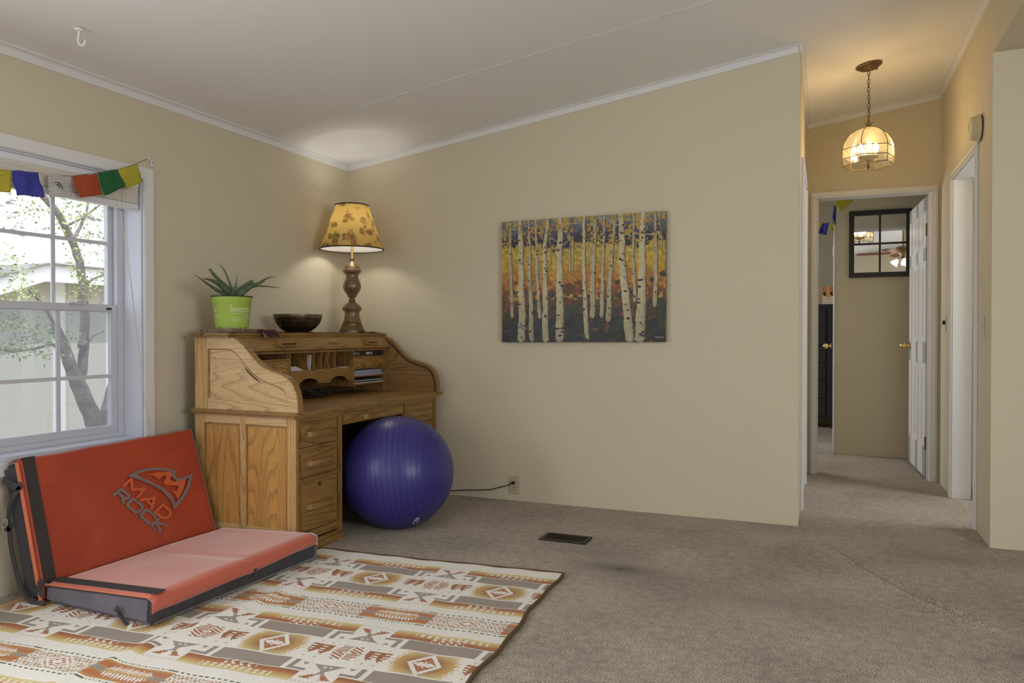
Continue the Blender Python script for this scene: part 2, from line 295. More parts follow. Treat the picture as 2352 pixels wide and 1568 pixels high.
# ------------------------------------------------------------------ mesh helpers
ORG = {}
class MB:
    def __init__(s): s.bm = bmesh.new(); s.k = 0
    def _bev(s, vs, off, seg=2):
        if off > 0:
            es = list({e for v in vs for e in v.link_edges})
            bmesh.ops.bevel(s.bm, geom=es, offset=off, segments=seg, affect='EDGES', clamp_overlap=True)
    def box(s, x0, y0, z0, x1, y1, z1, bev=0, seg=2):
        x0, x1 = sorted((x0, x1)); y0, y1 = sorted((y0, y1)); z0, z1 = sorted((z0, z1))
        g = 7e-5*s.k; s.k += 1; x0 -= g; y0 -= g; z0 -= g; x1 += g; y1 += g; z1 += g   # joined pieces never share a face plane
        return s.hexa([(x0, y0, z0), (x1, y0, z0), (x1, y1, z0), (x0, y1, z0), (x0, y0, z1), (x1, y0, z1), (x1, y1, z1), (x0, y1, z1)], bev, seg)
    def hexa(s, P, bev=0, seg=2):
        v = [s.bm.verts.new(p) for p in P]
        for f in ((3, 2, 1, 0), (4, 5, 6, 7), (0, 1, 5, 4), (1, 2, 6, 5), (2, 3, 7, 6), (3, 0, 4, 7)): s.bm.faces.new([v[i] for i in f])
        s._bev(v, bev, seg); return s
    def prism(s, pts, axis, a, b, bev=0, seg=2):
        """polygon pts (2d) extruded along axis from a to b"""
        def mk(p, t):
            q = list(p); q.insert(axis, t); return q
        A = [s.bm.verts.new(mk(p, a)) for p in pts]; B = [s.bm.verts.new(mk(p, b)) for p in pts]; n = len(pts)
        s.bm.faces.new(A); s.bm.faces.new(B[::-1])
        for i in range(n): s.bm.faces.new((A[i], B[i], B[(i+1) % n], A[(i+1) % n]))
        s._bev(A+B, bev, seg); return s
    def strip(s, o, i, axis, a, b):
        """solid band between two equally long polylines"""
        for k in range(len(o)-1):
            s.prism([o[k], o[k+1], i[k+1], i[k]], axis, a, b)
        bmesh.ops.remove_doubles(s.bm, verts=s.bm.verts, dist=1e-5); return s
    def lathe(s, prof, c=(0, 0, 0), n=40, axis=2, cap=True):
        rings = []
        for r, h in prof:
            ring = []
            for k in range(n):
                t = 2*math.pi*k/n; p = [math.cos(t)*r, math.sin(t)*r]; p.insert(axis, h)
                ring.append(s.bm.verts.new((p[0]+c[0], p[1]+c[1], p[2]+c[2])))
            rings.append(ring)
        for a, b in zip(rings, rings[1:]):
            for k in range(n): s.bm.faces.new((a[k], a[(k+1) % n], b[(k+1) % n], b[k]))
        if cap:
            for rg in (rings[0], rings[-1]): s.bm.faces.new(rg)
        return s
    def tube(s, pts, r, n=8, cap=True, flat=1.0):
        pts = [Vector(p) for p in pts]; m = len(pts); rs = r if isinstance(r, (list, tuple)) else [r]*m
        rings = []; pu = None
        for i, p in enumerate(pts):
            d = (pts[min(i+1, m-1)]-pts[max(i-1, 0)]).normalized()
            if pu is None:
                a = Vector((0, 0, 1)) if abs(d.z) < .9 else Vector((1, 0, 0)); pu = a.cross(d).normalized()
            else: pu = (pu-d*pu.dot(d)).normalized()
            w = d.cross(pu)
            rings.append([s.bm.verts.new(p+(pu*math.cos(2*math.pi*k/n)+w*math.sin(2*math.pi*k/n)*flat)*rs[i]) for k in range(n)])
        for a, b in zip(rings, rings[1:]):
            for k in range(n): s.bm.faces.new((a[k], a[(k+1) % n], b[(k+1) % n], b[k]))
        if cap: s.bm.faces.new(rings[0][::-1]); s.bm.faces.new(rings[-1])
        return s
    def poly(s, pts): s.bm.faces.new([s.bm.verts.new(p) for p in pts]); return s
    def sphere(s, c, r, u=32, v=16, sc=(1, 1, 1)):
        bmesh.ops.create_uvsphere(s.bm, u_segments=u, v_segments=v, radius=1, matrix=Matrix.Translation(c) @ Matrix.Diagonal((r*sc[0], r*sc[1], r*sc[2], 1))); return s
    def torus(s, c, R, r, ax, up, n=16, m=6, sx=1., sy=1.):
        ax = Vector(ax); up = Vector(up); c = Vector(c)
        pts = [c+ax*math.cos(2*math.pi*k/n)*R*sx+up*math.sin(2*math.pi*k/n)*R*sy for k in range(n+1)]
        return s.tube(pts, r, m, cap=False)
    def build(s, name, m, parent=None, smooth=False, loc=(0, 0, 0)):
        org = Vector(ORG.get(parent.name, (0, 0, 0))) if parent else Vector(loc)
        bmesh.ops.recalc_face_normals(s.bm, faces=s.bm.faces)
        me = bpy.data.meshes.new(name)
        bmesh.ops.translate(s.bm, verts=s.bm.verts, vec=-org)
        s.bm.to_mesh(me); s.bm.free()
        o = bpy.data.objects.new(name, me); COL.objects.link(o)
        if parent: o.parent = parent; ORG[o.name] = tuple(org)
        else: o.location = org; ORG[o.name] = tuple(org)
        me.materials.append(m)
        if smooth:
            me.polygons.foreach_set('use_smooth', [True]*len(me.polygons))
            try: me.set_sharp_from_angle(angle=math.radians(38))
            except Exception: pass
        return o
def tag(o, label=None, cat=None, group=None, kind=None):
    if label: o['label'] = label
    if cat: o['category'] = cat
    if group: o['group'] = group
    if kind: o['kind'] = kind
    return o
def thing(name, loc, label, cat, group=None):
    o = bpy.data.objects.new(name, None); COL.objects.link(o); o.location = loc; ORG[o.name] = tuple(loc); o.empty_display_size = .05
    return tag(o, label, cat, group)
def struct(name, mb, m, parent=None, smooth=False):
    o = mb.build(name, m, parent, smooth)
    if not parent: o['kind'] = 'structure'
    return o
def box_obj(name, m, parent, *a, bev=0, smooth=False): return MB().box(*a, bev=bev).build(name, m, parent, smooth)
def gridmesh(name, P, m, colors=None, uv=None):
    """P: (ny,nx,3) vertices; colors: (ny-1,nx-1,3) linear"""
    ny, nx = P.shape[:2]; me = bpy.data.meshes.new(name)
    me.vertices.add(ny*nx); me.vertices.foreach_set('co', P.reshape(-1).astype(np.float32))
    j, i = np.mgrid[0:ny-1, 0:nx-1]; a = j*nx+i
    q = np.stack([a, a+1, a+nx+1, a+nx], -1).reshape(-1)
    nf = (ny-1)*(nx-1)
    me.loops.add(nf*4); me.loops.foreach_set('vertex_index', q.astype(np.int32))
    me.polygons.add(nf); me.polygons.foreach_set('loop_start', np.arange(0, nf*4, 4, dtype=np.int32)); 
    me.polygons.foreach_set('loop_total', np.full(nf, 4, dtype=np.int32))
    me.update(calc_edges=True)
    me.polygons.foreach_set('use_smooth', [True]*nf)
    if colors is not None:
        ca = me.color_attributes.new('pattern', 'FLOAT_COLOR', 'CORNER')
        c = np.concatenate([colors.reshape(-1, 3), np.ones((nf, 1))], 1)
        ca.data.foreach_set('color', np.repeat(c, 4, axis=0).reshape(-1).astype(np.float32))
    if uv is not None:
        l = me.uv_layers.new(name='UVMap'); l.data.foreach_set('uv', uv.reshape(-1, 2)[q].reshape(-1).astype(np.float32))
    me.validate(); me.materials.append(m)
    o = bpy.data.objects.new(name, me); COL.objects.link(o); ORG[o.name] = (0, 0, 0); return o
def text_shape(txt, size, bold=0.0):
    c = bpy.data.curves.new('t', 'FONT'); c.body = txt; c.size = size; c.offset = bold
    o = bpy.data.objects.new('t', c); COL.objects.link(o); bpy.context.view_layer.update()
    me = bpy.data.meshes.new_from_object(o.evaluated_get(bpy.context.evaluated_depsgraph_get()))
    V = [v.co.copy() for v in me.vertices]; F = [list(p.vertices) for p in me.polygons]
    bpy.data.objects.remove(o); bpy.data.meshes.remove(me); return V, F
def add_text(mb, txt, size, fn, bold=0.0):
    V, F = text_shape(txt, size, bold); vs = [mb.bm.verts.new(fn(v.x, v.y)) for v in V]
    for f in F:
        try: mb.bm.faces.new([vs[i] for i in f])
        except ValueError: pass
def copy_tree(o, parent=None):
    c = o.copy(); COL.objects.link(c)
    if parent: c.parent = parent
    for ch in list(o.children): copy_tree(ch, c)
    return c

# ================================================================== SETTING
XL, YB, XH, XR, YD = -3.12, 4.533, -0.13, 0.778, 6.266
def cz(x): return 2.268+.1415*(min(x, .88)+3.12)
# floor with a rucked seam and soft unevenness
xs = np.unique(np.round(np.concatenate([np.arange(-4, 4.01, .08), np.arange(-.35, .75, .012)]), 4))
ys = np.unique(np.round(np.concatenate([np.arange(-2.7, 10.3, .08), np.arange(3.05, 4.35, .012)]), 4))
GX, GY = np.meshgrid(xs, ys)
ridge = [(-.02, 4.28), (.08, 4.08), (.16, 3.86), (.26, 3.66), (.34, 3.52), (.46, 3.36), (.56, 3.22)]
D = np.full(GX.shape, 9.)
for (a, b) in zip(ridge, ridge[1:]):
    a = np.array(a); b = np.array(b); ab = b-a; t = np.clip(((GX-a[0])*ab[0]+(GY-a[1])*ab[1])/ab.dot(ab), 0, 1)
    D = np.minimum(D, np.hypot(GX-a[0]-t*ab[0], GY-a[1]-t*ab[1]))
fade = np.clip((GY-3.15)/.2, 0, 1)*np.clip((4.35-GY)/.25, 0, 1)
GZ = (.011*np.exp(-(D/.034)**2)-.016*np.exp(-(D/.011)**2))*fade
P = np.stack([GX, GY, GZ], -1)
fl = gridmesh('floor', P, M['carpet']); fl['kind'] = 'structure'
# ceiling (sloped, then level past the hall)
mb = MB(); yc0, yc1 = -2.7, 10.3
for x0, x1 in ((-3.25, .88), (.88, 3.6)):
    mb.hexa([(x0, yc0, cz(x0)), (x1, yc0, cz(x1)), (x1, yc1, cz(x1)), (x0, yc1, cz(x0)), (x0, yc0, cz(x0)+.1), (x1, yc0, cz(x1)+.1), (x1, yc1, cz(x1)+.1), (x0, yc1, cz(x0)+.1)])
struct('ceiling', mb, M['ceil'])
mb = MB()  # batten seam across the ceiling
mb.hexa([(-3.1, 3.650, cz(-3.1)-.002), (-.2, 3.650, cz(-.2)-.002), (-.2, 3.657, cz(-.2)-.002), (-3.1, 3.657, cz(-3.1)-.002), (-3.1, 3.650, cz(-3.1)+.002), (-.2, 3.650, cz(-.2)+.002), (-.2, 3.657, cz(-.2)+.002), (-3.1, 3.657, cz(-3.1)+.002)])
struct('trim_1', mb, M['trim'])
# left wall with the seen window and one more nearer the camera
WY0, WY1, WZ0, WZ1 = 1.70, 2.776, .55, 1.845
VY0, VY1 = -.35, 1.25
mb = MB()
def lw(y0, y1, z0, z1): mb.box(XL-.14, y0, z0, XL, y1, z1)
lw(-2.7, VY0, 0, 2.27); lw(VY0, VY1, 0, .6); lw(VY0, VY1, 1.845, 2.27); lw(VY1, WY0, 0, 2.27); lw(WY0, WY1, 0, WZ0); lw(WY0, WY1, WZ1, 2.27); lw(WY1, YB, 0, 2.27)
struct('wall_left', mb, M['wall'])
mb = MB(); mb.prism([(XL-.14, 0), (XH, 0), (XH, cz(XH)), (XL-.14, cz(XL-.14))], 1, YB, YB+.1); struct('wall_back', mb, M['wall'])
mb = MB(); mb.box(XH-.1, YB+.1, 0, XH, YD, cz(XH)-.005); struct('wall_hall_left', mb, M['wall'])
DX0, DX1, DZ = -.068, .728, 2.125
mb = MB()
mb.prism([(XH-.1, 0), (DX0, 0), (DX0, cz(DX0)), (XH-.1, cz(XH-.1))], 1, YD, YD+.11)
mb.prism([(DX0, DZ), (DX1, DZ), (DX1, cz(DX1)), (DX0, cz(DX0))], 1, YD, YD+.11)
mb.prism([(DX1, 0), (XR+.1, 0), (XR+.1, cz(XR)), (DX1, cz(DX1))], 1, YD, YD+.11)
struct('wall_hall_end', mb, M['wall'])
RY0, RY1, RZ = 4.83, 5.70, 2.10   # doorway in the right hall wall
mb = MB(); mb.box(XR, YB-.09, 0, XR+.11, RY0, cz(XR)); mb.box(XR, RY1, 0, XR+.11, YD, cz(XR)); mb.box(XR, RY0, RZ, XR+.11, RY1, cz(XR))
mb.box(XR, 2.7, 2.49, XR+.11, YB-.09, cz(XR)); struct('wall_hall_right', mb, M['wall'])
mb = MB(); mb.box(XR+.11, 4.443, 0, 3.5, 4.543, 2.49); struct('wall_kitchen', mb, M['wall'])
mb = MB(); mb.box(XR+.11, 2.7, 2.49, 3.5, 4.443, 2.56); struct('ceiling_kitchen', mb, M['wall'])
mb = MB(); mb.box(XR+.11, 2.7, 2.56, 3.5, 2.8, 2.84); struct('wall_header', mb, M['wall'])
mb = MB(); mb.box(3.5, -2.7, 0, 3.6, 10.3, 2.9); struct('wall_right', mb, M['wall'])
mb = MB(); mb.prism([(XL-.14, 0), (3.6, 0), (3.6, 2.9), (.88, 2.9), (XL-.14, cz(XL-.14))], 1, -2.7, -2.6); struct('wall_rear', mb, M['wall'])
# bath room and bedroom shells
mb = MB(); mb.box(2.45, 4.543, 0, 2.5, YD+.11, 2.84); mb.box(XR+.11, YD, 0, 2.45, YD+.11, 2.84); struct('wall_bath', mb, M['wall'])
BW = 7.39
mb = MB(); mb.hexa([(.088, BW, 0), (3.4, BW-.09, 0), (3.4, BW+.1, 0), (.088, BW+.12, 0), (.088, BW, 2.8), (3.4, BW-.09, 2.8), (3.4, BW+.1, 2.8), (.088, BW+.12, 2.8)])
struct('wall_bedroom', mb, M['wall'])
mb = MB(); mb.box(-2.5, YD+.11, 0, -2.42, 10.2, 2.4); mb.box(-2.42, 10.1, 0, 3.5, 10.2, 2.8); mb.box(-2.42, YD+.05, 0, XH-.1, YD+.11, 2.6); struct('wall_bedroom_far', mb, M['wall'])
# crown moulding
def crown(name, pts_a, pts_b, n):
    """run from a to b, n = horizontal direction into the room"""
    a = Vector(pts_a); b = Vector(pts_b); n = Vector(n); d = (b-a).normalized()
    mb = MB(); prof = [(0, -.046), (.006, -.046), (.009, -.016), (.017, -.010), (.026, -.008), (.026, 0.0), (0, 0.0)]
    A = [mb.bm.verts.new(a+n*u+Vector((0, 0, v))) for u, v in prof]; B = [mb.bm.verts.new(b+n*u+Vector((0, 0, v))) for u, v in prof]
    mb.bm.faces.new(A); mb.bm.faces.new(B[::-1])
    for i in range(len(prof)): mb.bm.faces.new((A[i], B[i], B[(i+1) % len(prof)], A[(i+1) % len(prof)]))
    return struct(name, mb, M['trim'])
e = .004
crown('trim_2', (XL, -2.6, cz(XL)+e), (XL, YB, cz(XL)+e), (1, 0, 0))
crown('trim_3', (XL, YB, cz(XL)+e), (XH+.02, YB, cz(XH+.02)+e), (0, -1, 0))
crown('trim_4', (XH, YB-.02, cz(XH)+e), (XH, YD, cz(XH)+e), (1, 0, 0))
crown('trim_5', (XH, YD, cz(XH)+e), (XR, YD, cz(XR)+e), (0, -1, 0))
crown('trim_6', (XR, YD, cz(XR)+e), (XR, 2.7, cz(XR)+e), (-1, 0, 0))
# door casings
def casing(name, kind, x0, x1, ztop, plane, w=.05, t=.016, axis=1, sgn=-1):
    mb = MB()
    def b(a0, a1, z0, z1, tt=t):
        if axis == 1: mb.box(a0, plane, z0, a1, plane+sgn*tt, z1, bev=.003)
        else: mb.box(plane, a0, z0, plane+sgn*tt, a1, z1, bev=.003)
    b(x0-w, x0, 0, ztop); b(x1, x1+w, 0, ztop); b(x0-w, x1+w, ztop, ztop+w)
    b(x0-w*.72, x0-w*.28, 0, ztop, t*1.5); b(x1+w*.28, x1+w*.72, 0, ztop, t*1.5); b(x0-w*.72, x1+w*.72, ztop+w*.28, ztop+w*.72, t*1.5)
    return struct(name, mb, M['trim'])
casing('trim_7', 1, DX0+.012, DX1-.012, DZ-.012, YD, w=.044)
mb = MB(); mb.box(DX0, YD, 0, DX0+.015, YD+.11, DZ); mb.box(DX1-.015, YD, 0, DX1, YD+.11, DZ); mb.box(DX0, YD, DZ-.015, DX1, YD+.11, DZ)
mb.box(DX0+.015, YD+.045, 0, DX0+.026, YD+.065, DZ); mb.box(DX1-.026, YD+.045, 0, DX1-.015, YD+.065, DZ); struct('trim_8', mb, M['trim'])
casing('trim_9', 1, RY0+.012, RY1-.012, RZ-.012, XR, w=.044, axis=0, sgn=-1, t=.012)
mb = MB(); mb.box(XR, RY0, 0, XR+.11, RY0+.015, RZ); mb.box(XR, RY1-.015, 0, XR+.11, RY1, RZ); mb.box(XR, RY0, RZ-.015, XR+.11, RY1, RZ); struct('trim_10', mb, M['trim'])
casing('trim_11', 1, 4.98, 5.78, 2.10, XH, w=.05, axis=0, sgn=1, t=.012)
# closed door leaf in the left hall wall (seen edge on) and open leaves
mb = MB(); mb.box(XH, 4.99, .01, XH+.006, 5.77, 2.10); struct('door_1', mb, M['door'])
mb = MB(); mb.box(XR+.12, RY1-.055, .012, XR+.85, RY1-.02, RZ-.02, bev=.002); struct('door_2', mb, M['door'])
# six panel door into the bedroom, hinged at the right jamb, swung inwards
HX, HY = DX1-.016, YD+.10
FX, FY = .676, 7.16
ddir = Vector((FX-HX, FY-HY, 0)).normalized(); dl = .775; dn = Vector((-ddir.y, ddir.x, 0))   # dn points to -x side
def DP(a, t, z): return Vector((HX, HY, 0))+ddir*a+dn*t+Vector((0, 0, z))
def dbox(mb, a0, a1, t0, t1, z0, z1, bev=0):
    mb.hexa([DP(a0, t0, z0), DP(a1, t0, z0), DP(a1, t1, z0), DP(a0, t1, z0), DP(a0, t0, z1), DP(a1, t0, z1), DP(a1, t1, z1), DP(a0, t1, z1)], bev)
mb = MB(); dbox(mb, 0, dl, -.012, .012, .015, 2.095)
st = [(0, .11), (.335, .44), (dl-.11, dl)]; rl = [(.015, .24), (.86, 1.02), (1.62, 1.72), (1.99, 2.095)]
for a0, a1 in st: dbox(mb, a0, a1, -.018, .018, .015, 2.095)
for z0, z1 in rl: dbox(mb, 0, dl, -.018, .018, z0, z1)
for (a0, a1) in ((.11, .335), (.44, dl-.11)):
    for (z0, z1) in ((.24, .86), (1.02, 1.62), (1.72, 1.99)): dbox(mb, a0+.035, a1-.035, -.0165, .0165, z0+.035, z1-.035, bev=.004)
door = struct('door_3', mb, M['door'])
kc = DP(dl-.065, .018, .98)
mb = MB(); mb.tube([kc, kc+dn*.006], .028, 20); mb.tube([kc+dn*.004, kc+dn*.035], .011, 12); mb.sphere(kc+dn*.055, .026, 18, 12, (1, 1, .95)); o = mb.build('door_knob', M['brass'], door, True); tag(o, 'polished brass knob')
for z in (.27, 1.85):
    mb = MB(); mb.tube([DP(-.006, .014, z-.045), DP(-.006, .014, z+.045)], .008, 10); mb.box(HX-.012, HY-.03, z-.045, HX+.001, HY-.002, z+.045); mb.build('hinge', M['oldbrass'], door, True)
# the further door, standing open edge-on behind the bedroom wall end
mb = MB(); mb.box(.080, BW+.14, .012, .096, BW+.72, 2.02, bev=.002); o3 = struct('door_4', mb, M['door'])
k = Vector((.066, BW+.62, .96)); mb = MB(); mb.tube([k, k-Vector((.008, 0, 0))], .028, 18); mb.tube([k, k-Vector((.04, 0, 0))], .011, 12); mb.sphere(k-Vector((.052, 0, 0)), .026, 18, 12); tag(mb.build('door_knob', M['brass'], o3, True), 'polished brass knob')
mb = MB(); mb.box(.070, BW+.10, 1.78, .088, BW+.14, 1.87); mb.build('hinge', M['silver'], o3)
mb = MB(); mb.box(.078, BW-.004, 0, .0885, BW+.13, 2.06); struct('trim_12', mb, M['trim'])

# ---------------- window in the left wall
win = MB()
xg = -3.262
mb = MB(); cw = .058
mb.box(XL, WY0-cw, WZ0, XL+.017, WY0, WZ1+cw, bev=.004); mb.box(XL, WY1-.004, WZ0-.03, XL+.017, WY1+cw-.004, WZ1+cw-.004, bev=.004); mb.box(XL, WY0-cw, WZ1-.002, XL+.0172, WY1+cw-.004, WZ1+cw-.004, bev=.004)
mb.box(XL-.0, WY0-cw, WZ0-.06, XL+.017, WY1+cw-.004, WZ0, bev=.004)
w1 = struct('window_1', mb, M['trim'])
mb = MB(); mb.box(XL-.15, WY1-.012, WZ0, XL, WY1, WZ1); mb.box(XL-.15, WY0, WZ0, XL, WY0+.012, WZ1); mb.box(XL-.15, WY0, WZ1-.012, XL, WY1, WZ1); mb.box(XL-.15, WY0, WZ0, XL, WY1, WZ0+.02); mb.build('jamb_lining', M['jamb'], w1)
fx0, fx1 = -3.30, -3.238   # vinyl frame
mb = MB(); g = .036
mb.box(fx0, WY1-.012-g, WZ0+.02, fx1, WY1-.012, WZ1-.012, bev=.003); mb.box(fx0, WY0+.012, WZ0+.02, fx1, WY0+.012+g, WZ1-.012, bev=.003)
mb.box(fx0, WY0+.012, WZ1-.04, fx1, WY1-.012, WZ1-.012, bev=.003); mb.box(fx0, WY0+.012, WZ0+.02, fx1, WY1-.012, WZ0+.045, bev=.003)
mb.build('window_frame', M['vinyl'], w1)
sy0, sy1 = WY0+.048, WY1-.048
def sash(name, x, z0, z1, st_w, zsplit, screen=False):
    mb = MB(); mb.box(x-.015, sy0, z0, x+.015, sy0+st_w, z1, bev=.003); mb.box(x-.015, sy1-st_w, z0, x+.015, sy1, z1, bev=.003)
    mb.box(x-.015, sy0, z1-st_w, x+.015, sy1, z1, bev=.003); mb.box(x-.015, sy0, z0, x+.015, sy1, z0+st_w, bev=.003)
    s = mb.build(name, M['vinyl'], w1)
    yy0, yy1 = sy0+st_w, sy1-st_w; zz0, zz1 = z0+st_w, z1-st_w
    mb = MB()
    for yv in (yM, yM-.285, ):
        if yy0 < yv < yy1: mb.box(x-.004, yv-.0095, zz0, x+.004, yv+.0095, zz1)
    mb.box(x-.005, yy0, zsplit-.0085, x+.005, yy1, zsplit+.0085)
    mb.build('glazing_bar', M['vinyl'], s)
    mb = MB(); mb.box(x-.009, yy0-.003, zz0-.003, x-.007, yy1+.003, zz1+.003); mb.build('glass_pane', M['pane'], s)
yM = 2.423
zmeet = 1.192
sash('upper_sash', -3.285, zmeet-.005, WZ1-.04, .026, 1.525)
sash('lower_sash', -3.255, WZ0+.045, zmeet+.03, .034, .872)
mb = MB(); mb.box(-3.241, 2.46, zmeet+.027, -3.225, 2.55, zmeet+.036, bev=.002); mb.box(-3.238, 2.50, zmeet+.034, -3.225, 2.53, zmeet+.044, bev=.002); mb.build('sash_lock', M['vinyl'], w1)
mb = MB(); mb.box(-3.2395, 2.665, zmeet+.004, -3.2375, 2.695, zmeet+.014); mb.build('tilt_latch', M['black'], w1)
mb = MB(); mb.box(-3.318, sy0, WZ0+.045, -3.316, sy1, zmeet+.01); mb.build('insect_screen', M['screen'], w1)
# second window of the left wall, out of the frame: plain casing and sill round the opening
mb = MB(); mb.box(XL, VY0-cw, .54, XL+.017, VY0, 1.9); mb.box(XL, VY1, .54, XL+.017, VY1+cw, 1.9); mb.box(XL, VY0-cw, 1.845, XL+.0172, VY1+cw, 1.9); mb.box(XL, VY0-cw, .54, XL+.017, VY1+cw, .6)
w2 = struct('window_2', mb, M['trim'])
mb = MB(); mb.box(XL-.13, VY0, .6, XL-.125, VY1, 1.845); mb.build('glass_pane', M['pane'], w2)

# ================================================================== OUTSIDE
mb = MB(); mb.box(-60, -40, -.5, XL-.25, 60, -.45); tag(struct('ground', mb, mat('dry_ground', (.45, .40, .32), .95)), None)
# rocky slope
ny, nx = 60, 90
hx = np.linspace(-13, -48, nx); hy = np.linspace(-10, 60, ny); HXg, HYg = np.meshgrid(hx, hy)
HZ = -.5+(-13-HXg)*.42
for (fr, am) in ((.15, 1.2), (.5, .5), (1.3, .22)):
    HZ += np.vectorize(lambda x, y: noise.noise((x*fr, y*fr, 3.3)))(HXg, HYg)*am
hm, nt_, b_ = newmat('pale_rock_slope'); b_.inputs['Roughness'].default_value = .95
tc_ = N(nt_, 'ShaderNodeTexCoord'); mp_ = N(nt_, 'ShaderNodeMapping'); mp_.inputs['Scale'].default_value = (1.0, .8, 1.3); nt_.links.new(tc_.outputs['Object'], mp_.inputs[0])
n_ = N(nt_, 'ShaderNodeTexNoise', Scale=1.5, Detail=10.0, Roughness=.78); nt_.links.new(mp_.outputs[0], n_.inputs['Vector'])
r_ = N(nt_, 'ShaderNodeMapRange'); r_.inputs['From Min'].default_value = .52; r_.inputs['From Max'].default_value = .60; nt_.links.new(n_.outputs[0], r_.inputs[0])
x_ = N(nt_, 'ShaderNodeMix', data_type='RGBA'); x_.inputs[6].default_value = (.72, .70, .67, 1); x_.inputs[7].default_value = (.09, .082, .078, 1); nt_.links.new(r_.outputs[0], x_.inputs[0]); nt_.links.new(x_.outputs[2], b_.inputs['Base Color'])
hl = gridmesh('hillside', np.stack([HXg, HYg, HZ], -1), hm); hl['kind'] = 'structure'
# neighbour's house
X2 = -7.4
pk = onX(105, 605, X2); er = onX(262, 620, X2); rkL = onX(-60, 642, X2)
c0 = onX(117, 700, X2); c1 = onX(145, 700, X2)
nh = thing('house', (X2, c1.y, -.45), 'neighbouring cream-sided house with white fascia seen through the window', 'house')
mb = MB()
zt = er.z-.02
mb.prism([(c0.y-6, -.45), (c1.y+6, -.45), (c1.y+6, zt), (c0.y, zt+.02), (c0.y-6, zt-.9)], 0, X2-3, X2)
for k in range(14): mb.box(X2, c1.y+.05+k*.41, -.45, X2+.004, c1.y+.056+k*.41, zt)
mb.build('wall_siding', M['siding'], nh)
mb = MB(); mb.box(X2, c0.y, -.45, X2+.03, c1.y, zt); mb.build('corner_board', M['fascia'], nh)
mb = MB(); x3 = X2+.38
pk3 = onX(105, 607, x3); er3 = onX(262, 622, x3); rk3 = onX(-120, 668, x3); w3 = .165
mb.prism([(pk3.y, pk3.z), (er3.y+4, pk3.z), (er3.y+4, pk3.z-w3), (pk3.y, pk3.z-w3), (rk3.y, rk3.z-w3), (rk3.y, rk3.z)], 0, x3-.03, x3)
mb.build('fascia', M['fascia'], nh)
mb = MB(); mb.prism([(pk3.y, pk3.z+.014), (er3.y+4, pk3.z+.014), (er3.y+4, pk3.z), (pk3.y, pk3.z), (rk3.y, rk3.z), (rk3.y, rk3.z+.014)], 0, X2-2, x3+.05); mb.build('roof', M['shingle'], nh)
# tree
XT = -4.75
tr = thing('tree', tuple(onX(235, 1130, XT)), 'young forked tree with fresh green leaves outside the window', 'tree')
def tp(L, dx=0): return [onX(u, v, XT+dx) for u, v in L]
mb = MB()
def limb(L, r0, r1, dx=0):
    P_ = tp(L, dx); Q = []
    for i in range(len(P_)-1):
        for t in (0, .34, .67): Q.append(P_[i].lerp(P_[i+1], t))
    Q.append(P_[-1]); Q = [q+Vector((random.uniform(-1, 1), random.uniform(-1, 1), 0))*r1*.12 for q in Q]
    n = len(Q); mb.tube(Q, [r0+(r1-r0)*i/(n-1) for i in range(n)], 9)
limb([(250, 1130), (240, 1050), (226, 990), (200, 930), (180, 880), (168, 855)], .068, .046)
limb([(240, 1040), (240, 980), (246, 945), (262, 880), (280, 820)], .055, .035)
limb([(172, 865), (158, 830), (146, 795), (133, 765), (125, 745)], .044, .030)
limb([(125, 745), (105, 710), (90, 690), (60, 660)], .012, .006)
limb([(150, 800), (120, 790), (80, 800), (30, 808), (-10, 800)], .012, .005)
limb([(180, 885), (190, 850), (193, 800), (196, 740), (194, 700), (190, 650), (183, 600), (168, 560), (150, 520), (136, 495), (118, 470), (98, 450), (70, 405)], .034, .020)
limb([(188, 660), (215, 640), (240, 630), (262, 600)], .010, .004)
limb([(192, 800), (215, 770), (240, 760)], .008, .004)
limb([(165, 555), (185, 520), (200, 480), (205, 440)], .014, .006)
limb([(150, 520), (190, 500), (230, 470), (250, 450)], .010, .004)
limb([(226, 700), (245, 670), (262, 655)], .006, .003)
mb.tube([onX(191, 792, XT+.02), onX(189, 785, XT+.07)], [.036, .024], 10)
mb.build('trunk', M['bark'], tr, True)
mb = MB()
clus = [(75, 460, 26, 20, 70), (60, 480, 20, 14, 30), (175, 470, 26, 30, 150), (235, 470, 30, 30, 150), (190, 520, 40, 40, 150), (240, 560, 20, 40, 110), (172, 600, 10, 40, 90), (185, 660, 18, 30, 90), (215, 655, 30, 12, 60), (240, 630, 16, 14, 50),
        (30, 600, 22, 20, 70), (50, 640, 16, 24, 90), (65, 670, 18, 20, 90), (20, 690, 20, 10, 30), (60, 750, 50, 18, 150), (90, 780, 45, 22, 200), (40, 800, 30, 12, 90), (110, 800, 20, 16, 60), (20, 735, 30, 12, 70), (165, 772, 8, 8, 20), (120, 495, 18, 25, 60), (250, 690, 10, 20, 20), (-20, 500, 30, 60, 60)]
for (u, v, su, sv, n) in clus:
    for _ in range(int(n*.9)):
        c = onX(random.gauss(u, su), random.gauss(v, sv*.8), XT+random.uniform(-.3, .35))
        L = random.uniform(.016, .034); a = Vector((random.uniform(-1, 1), random.uniform(-1, 1), random.uniform(-1, .3))).normalized(); b = a.orthogonal().normalized()*L*.22
        mb.poly([c, c+a*L*.45+b, c+a*L, c+a*L*.45-b])
tag(mb.build('foliage', M['foliage'], tr), 'small light green leaves')

